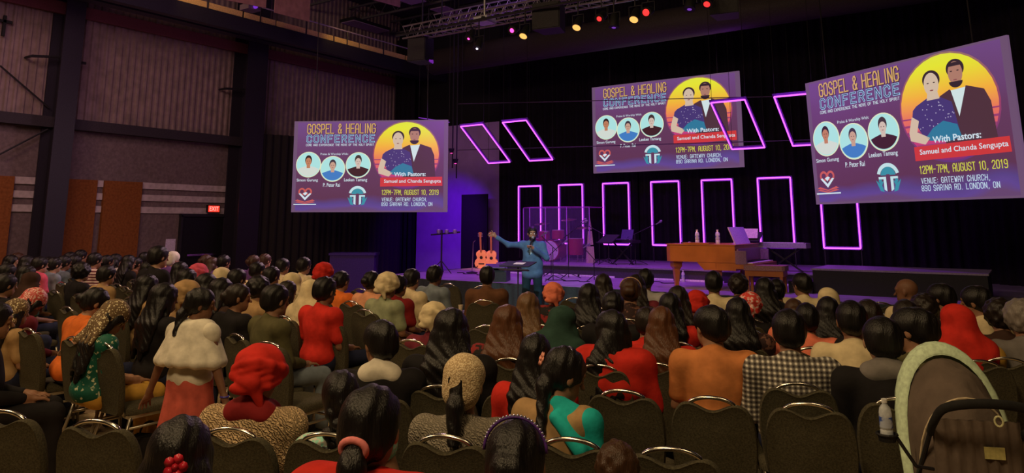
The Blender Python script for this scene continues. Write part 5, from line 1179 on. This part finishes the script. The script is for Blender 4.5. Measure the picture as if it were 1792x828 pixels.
# single accessories worn by people near the camera
def head_part(label_start, name, fn, m):
    o = next(o for o in COL.objects if o.get('label', '').startswith(label_start)); pn_ = fn(o); return pn_
def find(lab): return next(o for o in COL.objects if o.get('label', '').startswith(lab))
def on_head(lab, po, name, mb, m):
    o = find(lab); ps = pose(po); mb.v = [tuple(ps.H(p)) for p in mb.v]; c_ = obj(name, mb, m, o, smooth=True); return c_
def flower(c, r, n=6, tilt=0):
    mb = MB()
    for i in range(n):
        a = 2 * pi * i / n; mb.lathe([(.002, -.004), (r * .45, 0), (.002, .005)], (c[0] + r * .6 * cos(a), c[1], c[2] + r * .6 * sin(a)), 8, Matrix.Rotation(pi / 2, 3, 'X'))
    mb.lathe([(.002, -.008), (r * .3, 0), (.002, .006)], (c[0], c[1] - .003, c[2]), 8, Matrix.Rotation(pi / 2, 3, 'X')); return mb
on_head('young woman in aqua', 'aqua', 'hair_flower', flower((-.055, -.140, .03), .036), mat('flower_coral', (.85, .35, .25), .6))
on_head('young woman in aqua', 'aqua', 'hair_beads', MB().tube([(.09 * cos(t), -.01 - .02 * sin(t), .135 * sin(t) + .0) for t in np.linspace(.5, pi - .5, 12)], .006, 6), mat('bead_silver', (.5, .5, .7), .2, .8))
on_head('girl at bottom left', 'up', 'hair_clip', flower((.03, -.141, .01), .036, 5), mat('clip_red', (.55, .02, .04), .3))
on_head('girl in red with pink', 'up', 'hair_band', MB().tube([(.038 * cos(t), -.132 - .01 * sin(t), -.03 + .026 * sin(t)) for t in np.linspace(0, 2 * pi, 20)[:-1]], .011, 8, closed=True), mat('band_pink', (.85, .25, .25), .7))
hb = MB()
for t in np.linspace(.35, pi - .35, 22): hb.lathe([(.001, -.005), (.006, 0), (.001, .005)], (.098 * cos(t), -.03, .045 + .10 * sin(t)), 6)
o = on_head('girl with sequinned', 'up', 'headband', MB().tube([(.096 * cos(t), -.03, .045 + .096 * sin(t)) for t in np.linspace(0, pi, 18)], .005, 6), mat('band_violet', (.10, .03, .25), .5)); on_head('girl with sequinned', 'up', 'sequins', hb, mat('bead_silver', (.5, .5, .7), .2, .8))['kind'] = 'stuff'
on_head('woman with hairband', 'up', 'headband', MB().tube([(.093 * cos(t), .0, .045 + .098 * sin(t)) for t in np.linspace(0, pi, 18)], .006, 6), mat('band_gold', (.5, .3, .2), .3, .5))
on_head('man in olive jacket turned', 'turnL', 'eyeglasses', MB().tube([(-.03 + .022 * cos(t), .108, .008 + .018 * sin(t)) for t in np.linspace(0, 2 * pi, 14)[:-1]], .002, 5, closed=True).tube([(.03 + .022 * cos(t), .108, .008 + .018 * sin(t)) for t in np.linspace(0, 2 * pi, 14)[:-1]], .002, 5, closed=True).tube([(.05, .105, .01), (.08, .0, .012)], .002, 5).tube([(-.05, .105, .01), (-.08, .0, .012)], .002, 5), BLACK)

# --- empty chairs (pixel of the handle top)
def empty(px, py, rz, label, grp='empty chairs', **k):
    p = at(px, py, Z=.922); a = R(rz); x = p.x - sin(a) * -0 + (-sin(a)) * .262 ; y = p.y + cos(a) * .262
    nr = min(CH, key=lambda e: math.hypot(x - e[0], y - e[1])); dn = math.hypot(x - nr[0], y - nr[1])
    if dn < .40:
        if nr[3]:
            if dn < .36: SK_.append((px, py)); return
        else: nr[0], nr[1], nr[3] = x, y, True; nr[2].location = (x, y, 0); nr[2].rotation_euler.z = a; return
    chair(x, y, a, label, grp, math.hypot(x, y) < 9)
SK_ = []
for px, py, rz, l_ in (
 (8, 721, 23, 'empty grey chair cut by the bottom left corner'), (170, 738, 23, 'empty grey chair alone at lower left below the green dress'), (405, 752, 23, 'empty grey chair behind the crochet sweater woman'),
 (575, 761, 22, 'empty grey chair behind the girl with the braid'), (780, 765, 20, 'empty grey chair between pink band girl and lace cap woman'), (1000, 770, 18, 'empty grey chair behind the aqua sash woman'), (1175, 787, 18, 'empty grey chair, bottom centre right, cut by lower edge'),
 (1090, 685, 16, 'empty grey chair right of the aqua sash woman'), (1245, 697, 15, 'empty grey chair with creased pocket, second row'), (1415, 708, 14, 'empty grey chair large, left of the water bottle'),
 (770, 677, 18, 'empty grey chair left of the lace cap'), (905, 684, 18, 'empty grey chair between lace cap and aqua woman'), (1520, 649, 14, 'empty grey chair left of the stroller hood'), (1400, 648, 15, 'empty grey chair behind the gingham shirt'),
 (1278, 645, 16, 'empty grey chair behind the orange shirt man'), (1147, 637, 16, 'empty grey chair left of the orange shirt man'), (1048, 640, 18, 'empty grey chair hidden by the aqua woman face'), (893, 629, 18, 'empty grey chair right of the lace cap, third row'),
 (883, 597, 20, 'empty grey chair behind auburn haired woman'), (948, 570, 20, 'empty grey chair above the very long haired girl'), (995, 598, 20, 'empty grey chair between long haired girl and red shawl'), (1033, 571, 20, 'empty grey chair behind the green scarf'),
 (1085, 598, 18, 'empty grey chair behind the red shawl woman'), (1124, 573, 18, 'empty grey chair right of the red shawl'), (970, 537, 20, 'empty grey chair behind coral cap child'), (918, 549, 20, 'empty grey chair behind light brown waves'),
 (1007, 522, 20, 'empty grey chair right of the coral cap child'), (1052, 517, 20, 'empty grey chair at glossy black hair woman right'), (845, 501, 32, 'empty grey chair standing alone before the stage, back to camera'), (854, 571, 22, 'empty grey chair left of auburn haired woman'),
 (1184, 600, 18, 'empty grey chair behind brown waves and red shirt'), (1306, 578, 17, 'empty grey chair behind black haired woman right of orange shirt'), (1298, 604, 17, 'empty grey chair right shoulder of orange shirt'), (1259, 536, 18, 'empty grey chair behind cream collar man'),
 (1313, 560, 17, 'empty grey chair below patterned headscarf child'), (1420, 590, 16, 'empty grey chair between gingham and creased cream shirts'), (1629, 613, 16, 'empty grey chair above the stroller hood left'), (1684, 592, 18, 'empty grey chair behind the red hijab woman'),
 (1730, 571, 20, 'empty grey chair right of the red hijab woman'), (1707, 560, 20, 'empty grey chair behind cream shirt man, far right'), (1777, 561, 22, 'empty grey chair touching the right edge'), (1545, 551, 17, 'empty grey chair behind glossy dark hair woman'),
 (1539, 530, 17, 'empty grey chair farther behind glossy dark hair woman'), (1629, 568, 17, 'empty grey chair behind olive jacket man'), (1760, 628, 18, 'empty grey chair right of the stroller hood'), (1650, 660, 16, 'empty grey chair hidden behind the stroller'),
 (1322, 540, 17, 'empty grey chair under patterned headscarf, farther row'),
 # left block
 (20, 569, 0, 'empty grey chair first in the diagonal row of five'), (50, 576, 0, 'empty grey chair second in the diagonal row of five'), (130, 591, 0, 'empty grey chair fourth in the diagonal row of five'), (182, 601, 0, 'empty grey chair fifth, nearest the green beaded dress'),
 (8, 530, 0, 'empty grey chair left of the small cream veil'), (118, 538, 0, 'empty grey chair between pink veil and orange dress'), (252, 527, 0, 'empty grey chair above the gold lace veil'), (285, 560, 0, 'empty grey chair left of the standing girl arm'), (246, 556, 0, 'empty grey chair right of the gold lace veil face'),
 (228, 521, 0, 'empty grey chair mid left beyond gold lace veil'), (150, 497, 0, 'empty grey chair left of orange dress woman head'), (109, 494, 0, 'empty grey chair above the pink veil right side'), (234, 490, 0, 'empty grey chair below coral child'), (256, 493, 0, 'empty grey chair below the white sleeves woman'),
 (403, 546, 0, 'empty grey chair right of the standing girl shoulder'), (440, 548, 0, 'empty grey chair left of olive jacket man in jeans'), (516, 534, 0, 'empty grey chair between olive jacket and red T-shirt'), (613, 518, 0, 'empty grey chair right of the red T-shirt man'),
 (630, 506, 0, 'empty grey chair behind peach top woman'), (596, 506, 0, 'empty grey chair behind orange top woman'), (664, 523, 0, 'empty grey chair behind the sage shirt'), (712, 509, 0, 'empty grey chair right of the sage shirt'),
 (739, 506, 0, 'empty grey chair behind the cream shirt near stage'), (785, 497, 0, 'empty grey chair right of the grey blue shirt'), (205, 497, 0, 'empty grey chair below olive tan shirt man'), (183, 486, 0, 'empty grey chair in shadow right of orange dress'),
 (60, 500, 0, 'empty grey chair in shadow above the cream veil'), (340, 535, 0, 'empty grey chair hidden behind the standing girl'), (470, 600, 4, 'empty grey chair, only its silver legs seen past the turban'), (575, 560, 0, 'empty grey chair beneath red T-shirt elbow'),
):
    empty(px, py, rz, l_)
print('skipped chairs', SK_)

# --- the girl walking in the aisle
POSES['girl'] = dict(stand=True, arms='walk', hyaw=-50, lean=4, turn=0, hpitch=8)
go, gs = person(357, 504, 1.38, 'standing girl in white frilled top and long coral skirt', 'longpony', 'black', 'scoop', 'white', 'skirt', 'rose', 'girl', 12, fine=True, seat=False, sk=3)
def cape(ps):
    f = Field((-.45, -.4, 1.0), (.45, .4, 1.45), .010)
    for i in range(22):
        a = i / 22 * 2 * pi; f.cap(ps.U((.12 * cos(a), -.02 + .06 * sin(a), .94)), ps.U((.27 * cos(a), -.02 + .17 * sin(a), .705)), .05, .036, .06)
    f.cap(ps.U((-.12, -.02, .93)), ps.U((.12, -.02, .93)), .056, .056, .06)
    X, Y = f.ax[0][:, None, None], f.ax[1][None, :, None]; Z = f.ax[2][None, None, :]
    f.D += (.005 * np.sin(np.arctan2(Y, X) * 12) * np.clip((1.36 - Z) * 3, 0, 1)).astype(np.float32)
    f.cap(ps.U((0, -.02, .95)), ps.U((0, .0, 1.1)), .068, .06, .01, 's'); return f.mesh('frill')
obj('frill', cape(pose('girl')), cloth('white'), go)
for s_ in (-1, 1):
    w_ = pose('girl').wr[s_]; 
tag_b = obj('bracelet', MB().tube([tuple(pose('girl').wr[1] + np.array([.03 * cos(t), .03 * sin(t), .01])) for t in np.linspace(0, 2 * pi, 12)[:-1]], .006, 6, closed=True), mat('bead_blue', (.08, .06, .5), .3), go)

# --- the speaker in front of the stage
POSES['speaker'] = dict(stand=True, arms='speak', hyaw=16, hpitch=4, lean=1)
so, ss = person(930, 395, 1.76, 'standing man in a blue jacket holding a microphone, arm stretched out', 'short', 'black', 'coat', 'denim', 'trousers', 'navyteal', 'speaker', 214 - 12, fine=True, seat=False, sk=0, loc=(-7.78, 11.95))
sp_ = pose('speaker')
next(c for c in so.children if c.name.startswith('jacket')).material_slots[0].material = mat('cloth_blue_jacket', (.07, .16, .30), .8, bump=.25, scale=12)
def shirt_front(ps):
    f = Field((-.2, -.1, .9), (.2, .3, 1.45), .010); f.ell(ps.U((0, .03, .80)), (.05, .095, .20), None, .02); f.fold(.002); return f.mesh('shirt_front')
obj('shirt_front', shirt_front(sp_), mat('cloth_light_blue', (.35, .6, .75), .8), so)
def beard(ps):
    f = Field(ps.head - .2, ps.head + .2, .008); f.ell(ps.H((0, .045, -.075)), (.060, .052, .045), ps.hM, .02); f.cap(ps.H((-.02, .098, -.045)), ps.H((.02, .098, -.045)), .008, .008, .01)
    f.ell(ps.H((0, .105, -.058)), (.018, .02, .008), ps.hM, .006, 's'); f.ell(ps.H((0, .09, -.0)), (.055, .05, .038), ps.hM, .01, 's'); return f.mesh('beard')
obj('beard', beard(sp_), hairmat('black'), so)
for k_ in (-1, 1): obj('eye', MB().lathe([(.001, 0), (.011, .001), (.001, .003)], tuple(sp_.H((k_ * .031, .091, .008))), 10, Matrix(sp_.hM.tolist()) @ Matrix.Rotation(-pi / 2, 3, 'X')), mat('eye_white', (.7, .65, .6), .3), so)
for k_ in (-1, 1): obj('eyebrow', MB().tube([tuple(sp_.H((k_ * (.015 + .011 * i), .100 - .004 * i, .030 + .004 * (i == 1)))) for i in range(4)], .0045, 5), hairmat('black'), so)
# microphone in his fist, a thing of its own
wm = sp_.wr[-1] + sp_.hd[-1] * .075; mt = sp_.H((0, .13, -.055)); M_ = so.matrix_basis.copy() if False else (Matrix.Translation(so.location) @ Matrix.Rotation(so.rotation_euler.z, 4, 'Z') @ Matrix.Diagonal((*so.scale, 1)))
a_, b_ = M_ @ Vector(wm), M_ @ Vector(mt); dd = (b_ - a_).normalized(); a_ = a_ - dd * .07
mcn = thing('microphone', 'handheld black microphone at the speaking man mouth', 'microphone', a_)
L_ = (b_ - a_).length - .03
obj('handle', MB().tube([(0, 0, 0), tuple(dd * L_)], [.014, .018], 10), BLACK, mcn); obj('mic_head', MB().lathe([(.012, 0), (.026, .015), (.028, .035), (.016, .055)], tuple(dd * L_), 12, dd.to_track_quat('Z', 'Y').to_matrix()), mat('mic_grille', (.6, .62, .62), .35, .6), mcn)
q = at(922, 456, Z=1.12); dx = Vector((q.x, q.y, 0)); 
ms = music_stand((so.location.x + .30, so.location.y - .92, 0), R(5), 1.05, 'black music stand in front of the speaking man', .58, -78)
tag(obj('paper_sheet', MB().box((0, 0, 0), (.2, .003, .12), (R(-78), 0, 0)), mat('paper', (.85, .75, .65), .8), loc=(so.location.x + .34, so.location.y - .93, 1.115), rot=(0, 0, R(5))), 'sheet of notes lying on the speaking man music stand', 'paper')

# --- things between the rows
def side_table():
    p = at(822, 545, Z=.55); t = thing('side_table', 'small dark table before the stage with bottle and cup', 'table', (p.x, p.y, 0), R(30))
    obj('table_top', MB().box((0, 0, .53), (.42, .42, .03)), mat('table_dark', (.06, .04, .08), .4), t)
    for x in (-.17, .17):
        for y in (-.17, .17): obj('leg', MB().box((x, y, .26), (.03, .03, .52)), DARK, t)
    bottle((p.x + .06, p.y + .02, .546), 'clear bottle on the small dark table before the stage', 1.1)
    c_ = thing('paper_cup', 'cream paper cup on the small dark table', 'cup', (p.x - .12, p.y - .06, .546)); obj('cup_body', MB().lathe([(.025, 0), (.036, .09), (.033, .09), (.023, .006)], n=16), mat('cup_paper', (.8, .65, .45), .7), c_); obj('rim', MB().tube([(.036 * cos(t_), .036 * sin(t_), .09) for t_ in np.linspace(0, 2 * pi, 16)[:-1]], .003, 5, closed=True), mat('cup_paper', (.8, .65, .45), .7), c_)
side_table()
# stroller
def stroller():
    p = at(1684, 715, Z=.98); yaw = R(0); t = thing('stroller', 'grey baby stroller with mint trimmed hood at lower right', 'stroller', (p.x - .02, p.y + .22, 0), R(22)); t.scale = (.75, .84, 1)
    CAN = mat('stroller_canvas', (.13, .095, .075), .9, scale=7, bump=.5); MINTM = mat('mint_trim', (.62, .78, .55), .6); TRIM = mat('cream_piping', (.62, .5, .33), .6)
    hub = Vector((0, .05, .565)); W_ = .27
    def bow(ang, rad, s_=1., n=18, wd=W_):
        d = Vector((0, sin(ang), cos(ang)))
        return [hub + Vector((-wd * cos(pi * i / n) * (1.0), 0, 0)) + d * rad * (sin(pi * i / n) ** .62) * s_ for i in range(n + 1)]
    def loft(rows, m, name, th=.0, jitter=.0, seed=0):
        v = []; N = len(rows[0])
        for j, r_ in enumerate(rows):
            for i, q in enumerate(r_):
                o_ = Vector((0, jitter * sin(i * 1.7 + j * 2.1 + seed), jitter * cos(i * 1.3 + j * 1.9))) if 0 < j < len(rows) - 1 else Vector()
                v.append(q + o_)
        f = [(j * N + i, j * N + i + 1, (j + 1) * N + i + 1, (j + 1) * N + i) for j in range(len(rows) - 1) for i in range(N - 1)]
        mb = MB().add(v, f); inner = [tuple(Vector(q) + (hub - Vector(q)).normalized() * .006) for q in v]; mb.add(inner, [tuple(reversed(q)) for q in f])
        return obj(name, mb, m, t, smooth=True)
    fr = [bow(R(a), r) for a, r in ((52, .54), (45, .55), (38, .545))]
    # mint rim at the front of the hood
    loft([bow(R(38), .66, wd=.32), bow(R(32), .705, wd=.35), bow(R(26), .705, wd=.35), bow(R(20), .67, wd=.325), bow(R(19), .62, wd=.30)], MINTM, 'hood_rim')
    loft([bow(R(20), .60, wd=.295), bow(R(14), .565, wd=.29), bow(R(6), .54, wd=.28), bow(R(-3), .50, wd=.275), bow(R(-10), .475, wd=.27), bow(R(-18), .45, wd=.265)], CAN, 'hood', jitter=.016)
    obj('piping', MB().tube(bow(R(-18), .454, wd=.268), .006, 6), TRIM, t)
    loft([bow(R(-18), .45, wd=.265), bow(R(-45), .36, wd=.262), bow(R(-70), .27, wd=.26), bow(R(-100), .22, wd=.25)], CAN, 'hood_back', jitter=.012)
    # backrest cloth with vertical folds
    v = []; NX_ = 24; NZ = 8
    for j in range(NZ + 1):
        z = .93 - j * .085
        for i in range(NX_ + 1):
            x = -.24 + .48 * i / NX_; v.append((x, -.20 + .012 * sin(i * 1.9 + j * .3) - j * .004 - .05 * cos(x * 6), z - .03 * abs(x)))
    f = [(j * (NX_ + 1) + i, j * (NX_ + 1) + i + 1, (j + 1) * (NX_ + 1) + i + 1, (j + 1) * (NX_ + 1) + i) for j in range(NZ) for i in range(NX_)]
    mb = MB().add(v, f); mb.add([(a, b + .02, c_) for a, b, c_ in v], [tuple(reversed(q)) for q in f]); obj('backrest', mb, CAN, t, smooth=True)
    obj('fold_label', MB().box((.06, -.265, .80), (.11, .006, .05)), mat('care_label', (.55, .5, .2), .7), t)
    # foam handlebar
    hb_ = [(-.25, -.18, .86), (-.27, -.32, .93), (-.24, -.40, 1.0), (-.14, -.44, 1.03), (0, -.455, 1.04), (.14, -.44, 1.03), (.24, -.40, 1.0), (.27, -.32, .93), (.25, -.18, .86)]
    def sm(pts, n=4):
        out = []; P_ = [Vector(q) for q in pts]
        for i in range(len(P_) - 1):
            a, b, c_, d = P_[max(i - 1, 0)], P_[i], P_[i + 1], P_[min(i + 2, len(P_) - 1)]
            for k in range(n):
                u = k / n; out.append(.5 * ((2 * b) + (c_ - a) * u + (2 * a - 5 * b + 4 * c_ - d) * u * u + (3 * b - a - 3 * c_ + d) * u ** 3))
        return out + [P_[-1]]
    obj('handlebar', MB().tube(sm(hb_), .021, 10), mat('foam_black', (.015, .014, .014), .9), t, smooth=True)
    for s_ in (-1, 1):
        obj('frame_tube', MB().tube([(s_ * .25, -.18, .86), (s_ * .27, .05, .62), (s_ * .25, .42, .14)], .014, 8), DARK, t)
        obj('frame_tube', MB().tube([(s_ * .27, .02, .62), (s_ * .25, -.30, .12)], .014, 8), DARK, t)
        for y in (-.30, .44):
            wh = obj('wheel', MB().lathe([(.085, -.02), (.11, -.015), (.11, .015), (.085, .02)], (s_ * .25, y, .11), 24, Matrix.Rotation(pi / 2, 3, 'Y')), BLACK, t, smooth=40)
            obj('wheel_hub', MB().lathe([(.03, -.03), (.03, .03)], (s_ * .25, y, .11), 12, Matrix.Rotation(pi / 2, 3, 'Y')), mat('hub_grey', (.4, .4, .4), .4), wh)
    st = MB().add([], []); o2 = [(-.22, .10), (.22, .10), (.22, .42), (-.22, .42)]
    obj('seat', MB().box((0, .16, .46), (.46, .36, .08)), CAN, t); obj('footrest', MB().box((0, .42, .26), (.3, .1, .03)), BLACK, t); obj('basket', MB().prism([(-.2, -.2), (.2, -.2), (.2, .3), (-.2, .3)], .2, .34, 'z'), BLACK, t)
    obj('latch', MB().lathe([(.02, -.012), (.03, -.006), (.03, .006), (.02, .012)], (.23, -.38, .96), 12, mx), mat('hub_grey', (.4, .4, .4), .4), t)
    return t
stt = stroller()
tag(obj('pacifier_clip', MB().tube([(.015 * cos(t_), .0, .02 * sin(t_)) for t_ in np.linspace(0, 2 * pi, 14)[:-1]], .004, 6, closed=True), mat('clip_pale', (.6, .6, .35), .4), loc=tuple(at(1748, 738, Y=stt.location.y - .42))), 'pale ring clip hanging from the stroller handlebar', 'clip')
bp = at(1553, 772, Y=3.85)
hold = thing('cup_holder', 'black ring holder carrying a water bottle beside the stroller', 'cup holder', (bp.x, bp.y, bp.z))
obj('ring', MB().tube([(.042 * cos(t_), .042 * sin(t_), .03) for t_ in np.linspace(0, 2 * pi, 16)[:-1]], .006, 6, closed=True), BLACK, hold); obj('holder_base', MB().lathe([(.035, 0), (.04, .03), (.037, .03), (.03, .004)], n=16), BLACK, hold); obj('bracket', MB().tube([(.04, 0, .02), (.10, .05, -.10), (.16, .12, -.12)], .008, 6), DARK, hold)
bottle((bp.x, bp.y, bp.z + .006), 'water bottle with blue label left of the stroller', .82)
# small belongings on the floor
random.seed(11)
bags = ((262, 762, .22, 'black handbag on the floor by the girl with red clip', 'black', 'handbag'), (1075, 828, .2, 'dark bag on the floor below the fuzzy haired child', 'darkbrown', 'bag'))
for px, py, z, lab, cn, nm in bags[:1]:
    p = at(px, py, Z=z); t = thing(nm, lab, 'bag', (p.x, p.y, 0), R(30)); obj('body', MB().prism([(-.16, 0), (.16, 0), (.13, .22), (-.13, .22)], -.06, .06, 'y'), cloth(cn), t); obj('handle', MB().tube([(.08 * cos(a), 0, .22 + .1 * sin(a)) for a in np.linspace(0, pi, 10)], .008, 6), cloth(cn), t)
